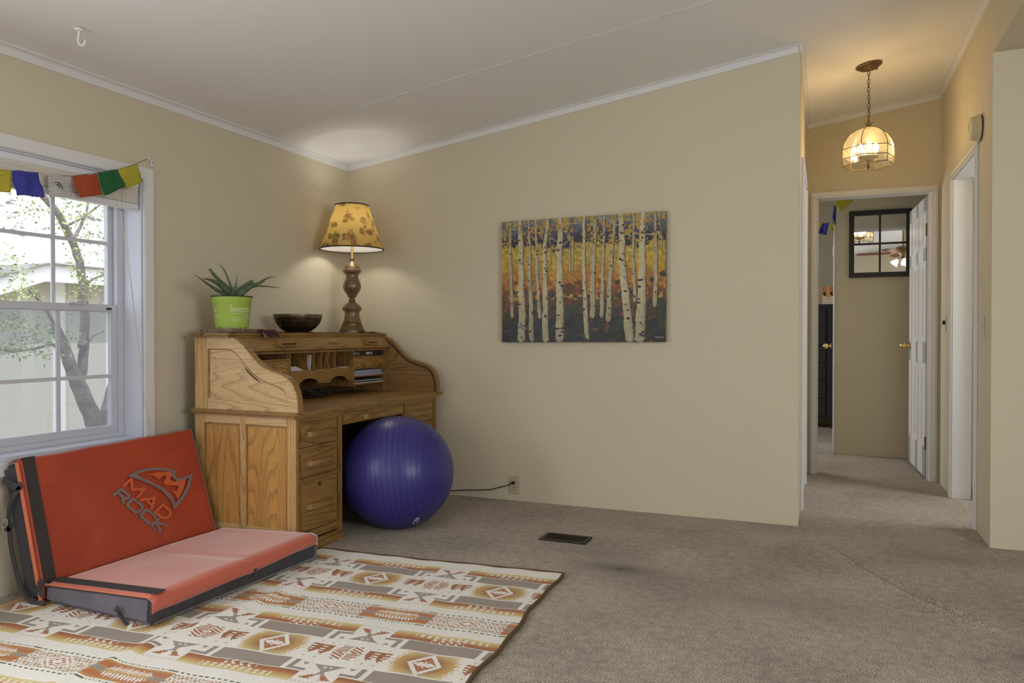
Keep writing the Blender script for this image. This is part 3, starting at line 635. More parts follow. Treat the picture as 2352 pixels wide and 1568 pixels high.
# ================================================================== BLIND, FLAGS
bl = thing('window_blind', (XL-.03, 2.25, 1.80), 'raised white pleated blind stacked at the top of the window', 'blind')
by0, by1 = WY0+.015, WY1-.018
mb = MB(); mb.box(XL-.052, by0, 1.803, XL-.004, by1, 1.832, bev=.002); mb.build('headrail', M['blindrail'], bl)
mb = MB()
for k in range(15):
    z = 1.7185+k*.0056; d = .0012*math.sin(k*1.7)
    mb.box(XL-.050+d, by0+.004+abs(d), z, XL-.006+d, by1-.004-abs(d)*2, z+.0052)
tag(mb.build('slat_stack', M['blind'], bl), None)
mb = MB(); mb.box(XL-.051, by0, 1.688, XL-.005, by1, 1.717, bev=.004); mb.build('bottom_rail', M['blindrail'], bl)
mb = MB()
q0 = Vector((XL-.002, 2.655, 1.80)); L = [q0, onX(286, 480, -3.10), onX(292, 560, -3.10), onX(306, 690, -3.098), onX(318, 790, -3.098), onX(326, 850, -3.097)]
mb.tube(L, .0016, 6); L2 = [onX(272, 455, -3.10), onX(285, 545, -3.10), onX(300, 650, -3.1), onX(322, 850, -3.097), onX(338, 950, -3.098), onX(346, 985, -3.1)]
mb.tube(L2, .0013, 6); mb.build('pull_cord', M['blind'], bl, True)
# push pin and flag string
pin = onX(338, 365, XL+.012)
t = thing('push_pin', tuple(pin), 'small white push pin holding the flag string above the window corner', 'pin')
mb = MB(); mb.tube([pin-Vector((.012, 0, 0)), pin+Vector((.002, 0, 0)), pin+Vector((.008, 0, 0))], [.0055, .0035, .006], 12); mb.build('pin_head', M['peakpaint'], t, True)
t = thing('cord_cleat', tuple(onX(350, 375, XL+.006)), 'small white plastic cleat on the wall at the casing corner', 'cleat')
c = onX(350, 375, XL+.006)
mb = MB(); mb.box(XL, c.y-.010, c.z-.018, XL+.008, c.y+.010, c.z+.018, bev=.006); mb.build('cleat_base', M['peakpaint'], t)
mb = MB(); mb.box(XL+.008, c.y-.002, c.z-.002, XL+.0095, c.y+.002, c.z+.003); mb.box(XL+.008, c.y-.001, c.z+.008, XL+.0095, c.y+.002, c.z+.011); mb.build('screw', M['black'], t)
XF = XL+.045
strp = [(338, 365), (312, 377), (267, 390), (222, 397), (165, 404), (108, 402), (88, 396), (27, 392), (-60, 384)]
mb = MB(); mb.tube([onX(u, v, XL+.014 if i == 0 else XF) for i, (u, v) in enumerate(strp)], .0014, 6)
tag(mb.build('flag_string', M['fringe']), 'thin cord strung across the top of the window carrying the flags', 'string')
def flag(col, q, label, seed, crumple=.006, x=XF, n=14, group='prayer flags on the window string'):
    """q: four sight points TL TR BR BL"""
    C4 = [onX(u, v, x) for u, v in q]; Pn = np.zeros((n+1, n+1, 3)); UV = np.zeros((n+1, n+1, 2))
    for j in range(n+1):
        for i in range(n+1):
            s_, t_ = i/n, j/n
            p = C4[0].lerp(C4[1], s_).lerp(C4[3].lerp(C4[2], s_), t_)
            w = noise.noise((s_*2.2+seed, t_*1.6, seed*2.1))
            p = p+Vector((w*crumple*2*(.3+t_)+.004, noise.noise((s_*3, t_*3, seed+5))*.004, (noise.noise((s_*2, seed, t_*4))-.0)*.006))
            Pn[j, i] = p; UV[j, i] = (s_, 1-t_)
    o = gridmesh('prayer_flag', Pn, M['flag_'+col], uv=UV)
    md = o.modifiers.new('thick', 'SOLIDIFY'); md.thickness = .0008
    return tag(o, label, 'flag', group)
flag('yellow', [(267, 390), (312, 377), (329, 415), (294, 434)], 'yellow printed prayer flag at the right end of the window string, beside the green one', 1)
flag('green', [(222, 397), (267, 389), (285, 430), (240, 449)], 'dark green prayer flag hanging between the red and the yellow flag', 2)
flag('red', [(164, 405), (220, 398), (233, 446), (184, 454)], 'orange red prayer flag hanging between the white and the green flag', 3)
flag('white', [(107, 401), (162, 405), (164, 452), (112, 454)], 'white prayer flag with dark printed figure between the blue and the red flag', 4)
flag('blue', [(27, 392), (87, 396), (96, 453), (40, 449)], 'blue prayer flag hanging in front of the blind, next to the white flag', 5, crumple=.012)
flag('yellow', [(-45, 384), (26, 391), (21, 443), (-48, 438)], 'yellow green prayer flag cut by the left edge of the photo', 6)
# printed motif in the middle of the white and first yellow flag
def inkmark(parentname, pts, x):
    mb = MB(); mb.tube([onX(u, v, x) for u, v in pts], .0016, 5)
    return mb
wf = [o for o in COL.objects if o.name.startswith('prayer_flag')]
mb = inkmark('', [(127, 419), (132, 418), (135, 424), (138, 432)], XF+.016); mb.tube([onX(u, v, XF+.016) for u, v in [(136, 419), (140, 424), (143, 430), (145, 435)]], .0016, 5); mb.tube([onX(u, v, XF+.016) for u, v in [(129, 424), (131, 425), (134, 423)]], .0014, 5)
mb.build('printed_figure', M['black'], wf[3])

# ceiling hook
hk = Vector((-2.79, 2.175, cz(-2.79)))
t = thing('ceiling_hook', tuple(hk), 'small white swag hook screwed into the sloped ceiling', 'hook')
mb = MB(); mb.lathe([(.018, -.004), (.016, -.010), (.006, -.014)], hk, 20); mb.build('hook_plate', M['ceil'], t, True)
rr = Vector((math.cos(YAW), math.sin(YAW), 0))
mb = MB(); mb.tube([hk+Vector((0, 0, -.010)), hk+Vector((0, 0, -.03)), hk+rr*-.004+Vector((0, 0, -.05)), hk+rr*.002+Vector((0, 0, -.066)), hk+rr*.014+Vector((0, 0, -.072)), hk+rr*.024+Vector((0, 0, -.062)), hk+rr*.026+Vector((0, 0, -.048))], [.004]*6+[.003], 8); mb.build('hook_arm', M['ceil'], t, True)

# ================================================================== DESK
YN, YF_, XF0, XB = 2.985, 4.412, -2.36, -3.0
WS0, WS1 = .672, .699
desk = thing('roll_top_desk', ((XB+XF0)/2, (YN+YF_)/2, 0), 'oak roll top desk with open tambour standing along the left wall in the corner', 'desk')
def dk(name, m, *a, bev=.0015, parent=None, lab=None):
    o = box_obj(name, M[m], parent or desk, *a, bev=bev)
    if lab: o['label'] = lab
    return o
def side_lower(y0, y1, out):
    """framed side: y0 outer face plane, thickness to y1"""
    s = 1 if y1 > y0 else -1
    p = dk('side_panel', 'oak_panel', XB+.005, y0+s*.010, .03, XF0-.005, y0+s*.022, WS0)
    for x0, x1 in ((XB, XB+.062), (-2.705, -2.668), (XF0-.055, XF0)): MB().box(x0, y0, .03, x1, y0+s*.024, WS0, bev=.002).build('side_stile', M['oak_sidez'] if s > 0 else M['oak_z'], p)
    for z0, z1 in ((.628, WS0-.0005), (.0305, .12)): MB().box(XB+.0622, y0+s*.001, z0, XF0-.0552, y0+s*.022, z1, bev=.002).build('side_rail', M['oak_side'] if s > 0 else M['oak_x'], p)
    mb = MB()
    for x0, x1 in ((XB+.062, -2.705), (-2.668, XF0-.055)):
        mb.box(x0, y0+s*.003, .12, x0+.005, y0+s*.012, .628); mb.box(x1-.005, y0+s*.003, .12, x1, y0+s*.012, .628); mb.box(x0, y0+s*.003, .622, x1, y0+s*.012, .628)
    mb.build('panel_bead', M['oak_z'], p)
side_lower(YN, YN+.024, -1)
side_lower(YF_, YF_-.024, 1)
# writing surface with rounded edge
mb = MB(); mb.box(XB-.01, YN-.030, WS0+.002, XF0+.028, YF_+.062, WS1, bev=.009, seg=3); mb.build('writing_surface', M['oak_y'], desk, True)
mb = MB(); mb.box(XF0-.01, YN+.0, WS0-.012, XF0+.010, YF_, WS0+.003, bev=.003); mb.build('surface_moulding', M['oak_y'], desk)
# pedestals
PN0, PN1 = YN+.001, 3.358
PF0, PF1 = 4.018, YF_-.001
def pedestal(y0, y1, near):
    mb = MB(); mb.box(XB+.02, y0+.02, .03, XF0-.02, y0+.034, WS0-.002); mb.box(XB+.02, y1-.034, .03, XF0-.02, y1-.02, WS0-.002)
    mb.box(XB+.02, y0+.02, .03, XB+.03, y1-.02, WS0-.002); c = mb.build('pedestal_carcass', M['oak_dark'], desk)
    MB().box(XF0-.03, y0, .03, XF0+.0015, y0+.024, WS0-.012, bev=.002).build('pedestal_post', M['oak_z'], desk)
    MB().box(XF0-.03, y1-.026 if near else y1-.022, .03, XF0+.006, y1, WS0-.012, bev=.002).build('pedestal_post', M['oak_z'], desk)
    for z0, z1 in ((.643, .660), (.505, .517), (.355, .367), (.06, .098)): MB().box(XF0-.03, y0+.0241, z0, XF0-.002, y1-.0261, z1, bev=.001).build('drawer_rail', M['oak_y'], desk)
    mb = MB(); mb.box(XB+.0, y0-.004, 0, XF0+.014, y1+.006, .034, bev=.003); mb.box(XF0-.02, y0-.002, .034, XF0+.008, y1+.004, .052, bev=.004); mb.build('plinth', M['oak_y'], desk)
pedestal(PN0, PN1, True); pedestal(PF0, PF1, False)
def pull(parent, y0, y1, z, xf):
    """arched wooden pull"""
    mb = MB(); n = 12; o_, i_ = [], []
    for k in range(n+1):
        t_ = k/n; y = y0+(y1-y0)*t_; a = math.sin(math.pi*t_)**.38; b = math.sin(math.pi*t_)**.6
        o_.append((xf+.004+.026*a, y)); i_.append((xf-.002+ (.012*b), y))
    mb.strip(o_, i_, 2, z-.014, z+.012); mb.build('drawer_pull', M['oak_y'], parent)
def drawer(y0, y1, z0, z1, py0, py1, pz, lock=None, name='drawer'):
    mb = MB(); xf = XF0-.004
    mb.box(XF0-.5, y0+.01, z0+.01, xf-.014, y1-.01, z1-.02)
    f = MB(); f.box(xf-.016, y0, z0, xf-.004, y1, z1, bev=.002); f.box(xf-.006, y0+.010, z0+.010, xf+.002, y1-.010, z1-.010, bev=.004, seg=2)
    d = f.build(name, M['oak_y'], desk)
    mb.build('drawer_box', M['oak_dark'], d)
    pull(d, py0, py1, pz, xf+.001)
    if lock:
        l = MB(); l.tube([(xf+.001, lock[0], lock[1]), (xf+.0045, lock[0], lock[1])], .011, 18); l.tube([(xf+.004, lock[0], lock[1]), (xf+.006, lock[0], lock[1])], .006, 12); l.build('lock', M['oldbrass'], d, True)
    return d
a, b = PN0+.026, PN1-.028
drawer(a, b, .519, .641, a+.058, b-.050, .582)
drawer(a, b, .369, .503, a+.062, b-.048, .437)
drawer(a, b, .100, .353, a+.058, b-.050, .222, lock=((a+b)/2+.012-.012, .322))
mb = MB(); mb.box(XF0-.4, a, .6445, XF0+.001, b, .6585, bev=.001); mb.build('pull_out_board', M['oak_y'], desk)
a, b = PF0+.024, PF1-.026
drawer(a, b, .519, .641, a+.058, b-.058, .582); drawer(a, b, .369, .503, a+.058, b-.058, .437); drawer(a, b, .100, .353, a+.058, b-.058, .222)
drawer(PN1+.008, PF0-.008, .594, .656, 3.57, 3.81, .621, name='centre_drawer')
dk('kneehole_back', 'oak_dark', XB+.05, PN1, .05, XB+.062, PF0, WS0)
dk('top_rail', 'oak_y', XF0-.02, PN1, .657, XF0-.002, PF0, WS0)
# upper sides with the S curve
Sc = [(-2.762, 1.062), (-2.735, 1.058), (-2.705, 1.045), (-2.675, 1.024), (-2.645, .998), (-2.61, .962), (-2.575, .932), (-2.54, .911), (-2.50, .896), (-2.46, .886), (-2.425, .875), (-2.392, .858), (-2.366, .832), (-2.348, .795), (-2.339, .755), (-2.337, WS1)]
def offs(C_, d):
    out = []
    for i, (x, z) in enumerate(C_):
        a_ = C_[max(i-1, 0)]; b_ = C_[min(i+1, len(C_)-1)]; tx, tz = b_[0]-a_[0], b_[1]-a_[1]; l = math.hypot(tx, tz)
        out.append((x+tz/l*d, z-tx/l*d))
    return out
XBU = -2.985
def upper_side(y0, s, near):
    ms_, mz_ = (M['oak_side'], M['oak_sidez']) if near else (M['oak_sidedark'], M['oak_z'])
    prof = [(XBU, WS1), (XBU, 1.062)]+Sc
    mb = MB(); mb.prism([p for p in prof], 1, y0+s*.008, y0+s*.024); p = mb.build('upper_side', ms_, desk); p['label'] = 'S-curved side of the roll top'
    inner = offs(Sc, .058); inner = [(x, min(z, 1.005)) for x, z in inner]; inner[0] = (-2.79, 1.005); inner[1] = (-2.765, 1.005); inner[-1] = (-2.398, WS1)
    mb = MB(); mb.strip(Sc, inner, 1, y0, y0+s*.010); mb.prism([(XBU+.085, 1.062), (Sc[0][0], 1.062), (-2.79, 1.005), (XBU+.085, 1.005)], 1, y0, y0+s*.010)
    mb.prism([(XBU+.085, WS1), (-2.398, WS1), (-2.398, .752), (XBU+.085, .752)], 1, y0+s*.0005, y0+s*.010)
    mb.build('curved_frame', ms_, p)
    mb = MB(); mb.box(XBU, y0, WS1, XBU+.085, y0+s*.010, 1.062); mb.build('back_stile', mz_, p)
    mb = MB(); in2 = offs(inner, .006); mb.strip(inner[1:-2], in2[1:-2], 1, y0+s*.003, y0+s*.011)
    mb.box(XBU+.085, y0+s*.003, .752, XBU+.092, y0+s*.011, 1.005); mb.box(XBU+.085, y0+s*.003, .999, -2.765, y0+s*.011, 1.005); mb.build('panel_bead', M['oak_z'], p)
    # edge band wrapping the curve
    mb = MB(); mb.strip(offs(Sc, -.006), Sc, 1, y0-s*.004, y0+s*.032); mb.build('edge_band', M['oak_y'], p)
    # tambour track on the inside
    mb = MB(); mb.strip(offs(Sc[1:], .014), offs(Sc[1:], .022), 1, y0+s*.022, y0+s*.0265); mb.build('tambour_track', M['oak_shadow'], p)
    return p
pside = upper_side(YN-.012, 1, True); upper_side(YF_+.004, -1, False)
slot = [onY(u, v, YN-.0135) for u, v in ((562, 843), (567, 850), (573, 857), (580, 864), (588, 871), (597, 878))]
mb = MB(); mb.tube(slot, [.001, .0026, .003, .003, .003, .001], 8); mb.build('carved_line', M['oak_shadow'], pside, True)
# top and tambour bar
mb = MB(); mb.box(XBU-.012, YN-.040, 1.0625, -2.738, YF_+.022, 1.084, bev=.009, seg=3); mb.build('desk_top', M['oak_y'], desk, True)
iy0, iy1 = YN+.013, YF_-.021
mb = MB(); mb.box(-2.775, iy0, 1.030, -2.742, iy1, 1.0615, bev=.002); mb.build('top_front_rail', M['oak_y'], desk)
mb = MB()  # tambour pulled up: last slats and the handle bar
mb.prism([(-2.741, 1.056), (-2.733, 1.054), (-2.700, 1.006), (-2.699, .989), (-2.712, .985), (-2.745, .990)], 1, iy0, iy1, bev=.001); tb = mb.build('tambour_bar', M['oak_y'], desk)
def lift(y0, y1):
    mb = MB(); mb.hexa([(-2.712, y0+.006, 1.016), (-2.682, y0+.002, 1.010), (-2.682, y1-.002, 1.010), (-2.712, y1-.006, 1.016), (-2.732, y0+.012, 1.050), (-2.692, y0+.010, 1.046), (-2.692, y1-.010, 1.046), (-2.732, y1-.012, 1.050)], .003)
    g_ = mb.build('lift_handle', M['oak_y'], tb); mb = MB(); mb.box(-2.6855, y0+.03, 1.016, -2.6845, y1-.03, 1.028); mb.build('finger_groove', M['oak_shadow'], g_)
lift(3.255, 3.435); lift(4.09, 4.245)
esc = Vector((-2.7145, 3.80, 1.031)); et = Vector((.033, 0, -.048)).normalized(); en = Vector((.048, 0, .033)).normalized(); mb = MB()
for k in range(-6, 7):
    a_ = k/6; hgt = (1-abs(a_))*.011+.0015
    mb.tube([esc+Vector((0, a_*.066, 0))-et*hgt+en*.001, esc+Vector((0, a_*.066+.006, 0))+en*.002, esc+Vector((0, a_*.066, 0))+et*hgt+en*.001], .0016, 6)
for s_ in (-1, 1):
    mb.tube([esc+Vector((0, -.072, 0))+en*.001, esc+Vector((0, -.03, 0))+et*s_*.007+en*.002, esc+Vector((0, 0, 0))+et*s_*.013+en*.002, esc+Vector((0, .03, 0))+et*s_*.007+en*.002, esc+Vector((0, .072, 0))+en*.001], .0018, 6)
mb.tube([esc, esc+en*.004], .008, 16); mb.build('escutcheon', M['brass'], tb, True)
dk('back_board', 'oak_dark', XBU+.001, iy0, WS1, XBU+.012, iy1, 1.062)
# pigeonhole gallery
XG = -2.722
def gy(u): return onX(u, 840, XG).y
gyl = iy0; gd1, gd2, gr = gy(668), gy(812), gy(886)
gal = thing('x', (0, 0, 0), '', ''); bpy.data.objects.remove(gal)
mb = MB(); ZG = .983
mb.box(XBU+.012, gyl, ZG-.012, XG, gr+.004, ZG, bev=.001); mb.box(XG-.004, gyl, ZG-.004, XG+.003, gr+.004, ZG+.0, bev=0)
mb.box(XBU+.012, gd1-.009, WS1, XG, gd1+.0, ZG-.012); mb.box(XBU+.012, gd2-.0, .748, XG, gd2+.009, ZG-.012); mb.box(XBU+.012, gr-.006, WS1, XG, gr+.004, ZG-.012)
gallery = mb.build('pigeonhole_rack', M['oak_z'], desk)
ztopL = .934
mb = MB(); mb.box(XBU+.012, gyl, ztopL, XG, gd1-.009, ztopL+.008); mb.box(XBU+.012, gyl, .83, XG, gd1-.009, .836)
zc = .872
mb.box(XBU+.012, gd1, zc-.008, XG, gd2, zc)
zr1, zr2, zr3 = .937, .862, .812
for z in (zr1, zr2, zr3): mb.box(XBU+.012, gd2+.009, z-.006, XG, gr-.006, z)
mb.box(XBU+.012, gd2+.009, .757, XG, gr-.006, .764)
mb.build('rack_shelf', M['oak_y'], gallery)
# curved dividers
for u in (709, 725, 742, 758, 774):
    y = gy(u); mb = MB(); o_, i_ = [], []
    for k in range(9):
        t_ = k/8; z = zc+t_*(ZG-.012-zc); x = XG-.004-.010*math.sin(math.pi*t_)
        o_.append((x, z)); i_.append((XBU+.013, z))
    mb.strip(o_, i_, 1, y-.0035, y+.0035); mb.build('rack_divider', M['oak_z'], gallery)
# apron with two arches
mb = MB(); ap = [(gd1, zc-.008)]; zb = .790
za = lambda y: zb
pts_ = [(gd1, zb)]
yc1_, yc2_ = gd1+.165, gd2-.150
for c_ in (yc1_, yc2_):
    for k in range(13):
        a_ = math.pi*(1-k/12); pts_.append((c_+.088*math.cos(a_), zb+.034*math.sin(a_)))
pts_ += [(gd2, zb), (gd2, zc-.008), (gd1, zc-.008)]
pts_ = [(y, z) for y, z in pts_]
mb.prism(pts_, 0, XG-.012, XG-.001); mb.build('apron', M['oak_y'], gallery)
def cdrawer(y0, y1, z0, z1):
    mb = MB(); mb.box(XG-.15, y0+.003, z0+.002, XG-.012, y1-.003, z1-.002); mb.box(XG-.014, y0+.001, z0+.001, XG-.001, y1-.001, z1-.001, bev=.002)
    d = mb.build('small_drawer', M['oak_y'], gallery)
    c_ = Vector((XG, (y0+y1)/2, (z0+z1)/2+.006)); w, h = min(.026, (y1-y0)*.30), .016
    mb = MB(); mb.box(c_.x-.001, c_.y-w, c_.z-h, c_.x+.002, c_.y-w+.004, c_.z+h); mb.box(c_.x-.001, c_.y+w-.004, c_.z-h, c_.x+.002, c_.y+w, c_.z+h); mb.box(c_.x-.001, c_.y-w, c_.z+h-.004, c_.x+.002, c_.y+w, c_.z+h); mb.box(c_.x-.001, c_.y-w, c_.z-h, c_.x+.002, c_.y+w, c_.z-h+.004)
    mb.build('label_holder', M['brass'], d)
    mb = MB(); k_ = c_-Vector((0, 0, h)); mb.tube([k_, k_+Vector((.010, .002, -.001)), k_+Vector((.017, .004, -.004))], [.003, .003, .0055], 10); mb.build('knob', M['brass'], d, True)
yd = np.linspace(gyl+.0, gd1-.009, 4)
for k in range(3): cdrawer(yd[k], yd[k+1], .838, ztopL-.001)
yd = np.linspace(gd2+.009, gr-.006, 4)
for k in range(3): cdrawer(yd[k], yd[k+1], zr2+.001, zr1-.007)
# things in the rack
mb = MB(); z = zc
t = thing('letter_pile', (XG-.05, gd1+.07, zc), 'flat pile of white letters in the left pigeonhole of the desk', 'letters')
for k in range(4):
    mb = MB(); mb.box(XG-.12, gd1+.004+.002*k, z+k*.006, XG-.008-.004*k, gd1+.115-.012*k, z+k*.006+.005); mb.build('letter', M['paper'], t)
t = thing('envelope', (XG-.03, gy(715), zc), 'white envelope standing upright between the curved desk dividers', 'envelope')
mb = MB(); y_ = gy(716); mb.hexa([(XG-.11, y_-.008, zc+.001), (XG-.006, y_-.008, zc+.001), (XG-.006, y_-.004, zc+.001), (XG-.11, y_-.004, zc+.001), (XG-.11, y_+.006, zc+.085), (XG-.010, y_+.006, zc+.085), (XG-.010, y_+.010, zc+.082), (XG-.11, y_+.010, zc+.082)]); mb.build('envelope_body', M['paper'], t)
t = thing('folded_note', (XG-.05, gy(793), zc), 'small folded note lying in the pigeonhole right of the dividers', 'note')
mb = MB(); mb.box(XG-.09, gy(784), zc+.0005, XG-.01, gy(803), zc+.004); mb.build('note_sheet', M['paper'], t)
cs = thing('black_case', (XG-.05, (gd2+gr)/2, zr1), 'black flat case with white symbols in the top right pigeonhole', 'case')
ya, yb = gd2+.012, gr-.035
mb = MB(); mb.box(XG-.15, ya, zr1+.0005, XG-.006, yb, ZG-.014, bev=.002); mb.build('case_body', M['black'], cs)
mb = MB(); y0_ = onX(842, 808, XG).y
add_text(mb, 'IMM+X', .024, lambda a_, b_: Vector((XG-.0048, y0_+a_*1.02, .946+b_)), .0006); mb.build('case_symbols', M['white'], cs)
mb = MB(); mb.box(XG-.01, ya+.006, .945, XG-.0045, ya+.06, .962); mb.build('case_label', mat('grey_label', (.12, .13, .15), .5), cs)
def paper_stack(name, z0, z1, label, m, n, jit):
    t = thing(name, (XG-.07, (gd2+gr)/2, z0), label, 'papers')
    h = (z1-z0)/n
    for k in range(n):
        mb = MB(); a_ = random.uniform(0, jit); b_ = random.uniform(0, jit*1.2); x1 = XG-.004-random.uniform(0, jit); s_ = random.uniform(-.004, .004)
        ya_, yb_ = gd2+.011+a_*.3, gr-.010-b_*1.5-.012*k/n
        P8 = [(XG-.17, ya_, z0+k*h), (x1, ya_+s_, z0+k*h), (x1, yb_, z0+k*h+s_*.3), (XG-.17, yb_, z0+k*h)]
        mb.hexa(P8+[(p[0], p[1], p[2]+h*.7) for p in P8]); mb.build('sheet', m if isinstance(m, bpy.types.Material) else m[k % len(m)], t)
paper_stack('paper_stack', zr3+.001, zr2-.014, 'bluish white stack of papers on the upper right shelf of the desk', [M['bluepaper'], M['paper'], M['bluepaper']], 9, .02)
paper_stack('magazine_stack', .765, zr3-.016, 'dark and pale magazines stacked on the lower right shelf of the desk', [M['paper'], M['blackwood'], M['paper'], M['blackwood'], M['blackwood']], 5, .016)
t = thing('cable_bundle', (XG-.05, (gd1+gd2)/2+.05, WS1), 'tangle of black cables under the desk pigeonholes', 'cables')
mb = MB()
for k in range(7):
    c_ = Vector((XG-.06+random.uniform(-.03, .03), 3.70+random.uniform(-.09, .13), WS1+.008)); R = random.uniform(.03, .07); pts__ = []
    for j in range(22):
        a_ = j*.55+k; pts__.append(c_+Vector((math.cos(a_)*R*.5, math.sin(a_)*R*1.3, .010+.012*math.sin(j*.9+k)+.004*k)))
    mb.tube(pts__, .0028, 6)
mb.build('cable', M['black'], t, True)

# ================================================================== ON THE DESK TOP
ZT = 1.084
# woven runner
ny, nx = 60, 14; yy = np.linspace(3.12, 4.36, ny); xx = np.linspace(-2.975, -2.742, nx)
XX, YY = np.meshgrid(xx, yy)
wob = np.vectorize(lambda x, y: noise.noise((x*9, y*9, 1.)))(XX, YY); edge = np.vectorize(lambda y: noise.noise((y*11, 3, 1.)))(YY)
ZZ = ZT+.0024+.0030*np.clip(wob, 0, 1)+.007*np.clip(wob+.1, 0, 1)*(XX > -2.78)
XX2 = XX+edge*.006*(XX > -2.8)
o = gridmesh('table_runner', np.stack([XX2, YY, ZZ], -1), M['runner']); md = o.modifiers.new('t', 'SOLIDIFY'); md.thickness = .002
tag(o, 'dark plum woven runner laid along the top of the desk', 'cloth')
mb = MB()
for k in range(16):  # bunched end hanging over the front edge
    y = 3.17+k*.0085; p0 = Vector((-2.77, 3.26+random.uniform(-.03, .03), ZT+.012)); 
    mb.tube([p0, Vector((-2.742, y, ZT+.008+random.uniform(0, .008))), Vector((-2.728, y+random.uniform(-.005, .02), ZT-.006)), Vector((-2.724, y+.012, ZT-.006-random.uniform(.0, .02)))], .004, 6)
mb.build('bunched_end', M['runner'], o, True)
mb = MB()
for k in range(5):
    mb.tube([Vector((-2.73, 3.185, ZT+.004)), Vector((-2.722, 3.185+k*.004, ZT-.010)), Vector((-2.722, 3.190+k*.006, ZT-.030-.004*k))], .0016, 5)
mb.build('fringe', M['fringe'], o, True); mb = MB()
for k in range(5):
    mb.tube([Vector((-2.90+k*.006, 2.99, ZT+.003)), Vector((-2.92+k*.004, 2.955, ZT+.003)), Vector((-2.93+k*.004, 2.938, ZT-.004)), Vector((-2.945+k*.006, 2.932, ZT-.018-.003*k))], .0016, 5)
mb.tube([Vector((-2.93, 2.945, ZT-.001)), Vector((-2.96, 2.935, ZT+.002)), Vector((-2.985, 2.935, ZT-.004)), Vector((-2.97, 2.93, ZT-.014)), Vector((-2.94, 2.935, ZT-.010))], .0012, 5)
mb.build('fringe', M['fringe'], o, True)
# cork tiles
for (y0, y1, lab) in ((2.985, 3.085, 'speckled cork tile under the left half of the green pot'), (3.098, 3.225, 'cork tile under the right half of the green pot')):
    mb = MB(); mb.box(-2.965, y0, ZT+.0045, -2.755, y1, ZT+.021, bev=.002); tag(mb.build('cork_tile', M['cork'], loc=(0, 0, 0)), lab, 'cork tile', 'cork tiles under the plant pot')
# plant
PC = Vector((-2.86, 3.103, ZT+.022))
pot = thing('aloe_plant', tuple(PC), 'spiky aloe plant in a lime green nursery pot on the desk', 'plant')
Rb, Rt, Hp = .083, .0985, .165
def pr(h): return Rb+(Rt-Rb)*(h/Hp)
mb = MB(); mb.lathe([(Rb-.006, .012), (Rb-.001, .008), (pr(.02), .02), (pr(.135), .135), (pr(.14)+.002, .138), (pr(.145)+.002, .150), (Rt+.001, .152), (Rt+.002, Hp), (Rt-.003, Hp), (Rt-.006, .14), (Rb-.004, .014)], PC, 48); p_ = mb.build('pot', M['green'], pot, True)
mb = MB()
for k in range(36):
    a_ = 2*math.pi*k/36
    if k % 9 == 0: continue
    c_, s_ = math.cos(a_), math.sin(a_); tt = Vector((-s_, c_, 0)); cc = PC+Vector((c_, s_, 0))*(Rb-.001)
    mb.hexa([cc-tt*.006+Vector((0, 0, .0)), cc+tt*.002, cc+tt*.002-Vector((c_, s_, 0))*.004, cc-tt*.006-Vector((c_, s_, 0))*.004,
             cc-tt*.006+Vector((0, 0, .016)), cc+tt*.007+Vector((0, 0, .020)), cc+tt*.007-Vector((c_, s_, 0))*.004+Vector((0, 0, .02)), cc-tt*.006-Vector((c_, s_, 0))*.004+Vector((0, 0, .016))])
mb.build('pot_foot', M['green'], p_)
mb = MB(); mb.lathe([(Rt-.004, Hp-.002), (Rt+.006, Hp-.001), (Rt+.007, Hp+.004), (Rt-.004, Hp+.004)], PC, 48, cap=False); mb.build('pot_rim', M['potrim'], p_, True)
mb = MB(); mb.lathe([(.001, Hp-.012), (Rt-.006, Hp-.012), (Rt-.006, Hp-.016)], PC, 32); mb.build('soil', M['soil'], pot)
vdir = math.atan2(-PC.y, -PC.x)   # towards the camera
def wrap(a0, zz, slant=0):
    def f(x, y):
        h = zz+y; r = pr(h)+.0008; a_ = a0+x/r; return PC+Vector((math.cos(a_)*r, math.sin(a_)*r, h))
    return f
mb = MB(); A0 = vdir-.10
add_text(mb, 'knock', .046, wrap(A0, .085)); add_text(mb, 'out', .034, wrap(A0+.92, .060)); add_text(mb, 'the', .011, wrap(A0-.03, .118))
add_text(mb, 'family of roses', .0125, wrap(A0-.02, .074)); add_text(mb, 'Roses for EVERYONE', .0135, wrap(A0+.10, .042))
mb.build('pot_print', M['print'], p_); mb = MB(); add_text(mb, 'knock', .046, wrap(A0-2.02, .085)); add_text(mb, 'out', .034, wrap(A0-1.22, .060))
mb.build('pot_print', M['print'], p_); mb = MB()
for zz in (.036, .055):
    f = wrap(A0+.10, zz)
    for k in range(16): mb.poly([f(k*.007, 0), f(k*.007+.007, 0), f(k*.007+.007, .0012), f(k*.007, .0012)])
mb.build('pot_print', M['print'], p_)
def LP(x_, y_, dx): return onX(430+x_/7.84, 580+y_/7.84, PC.x+dx)
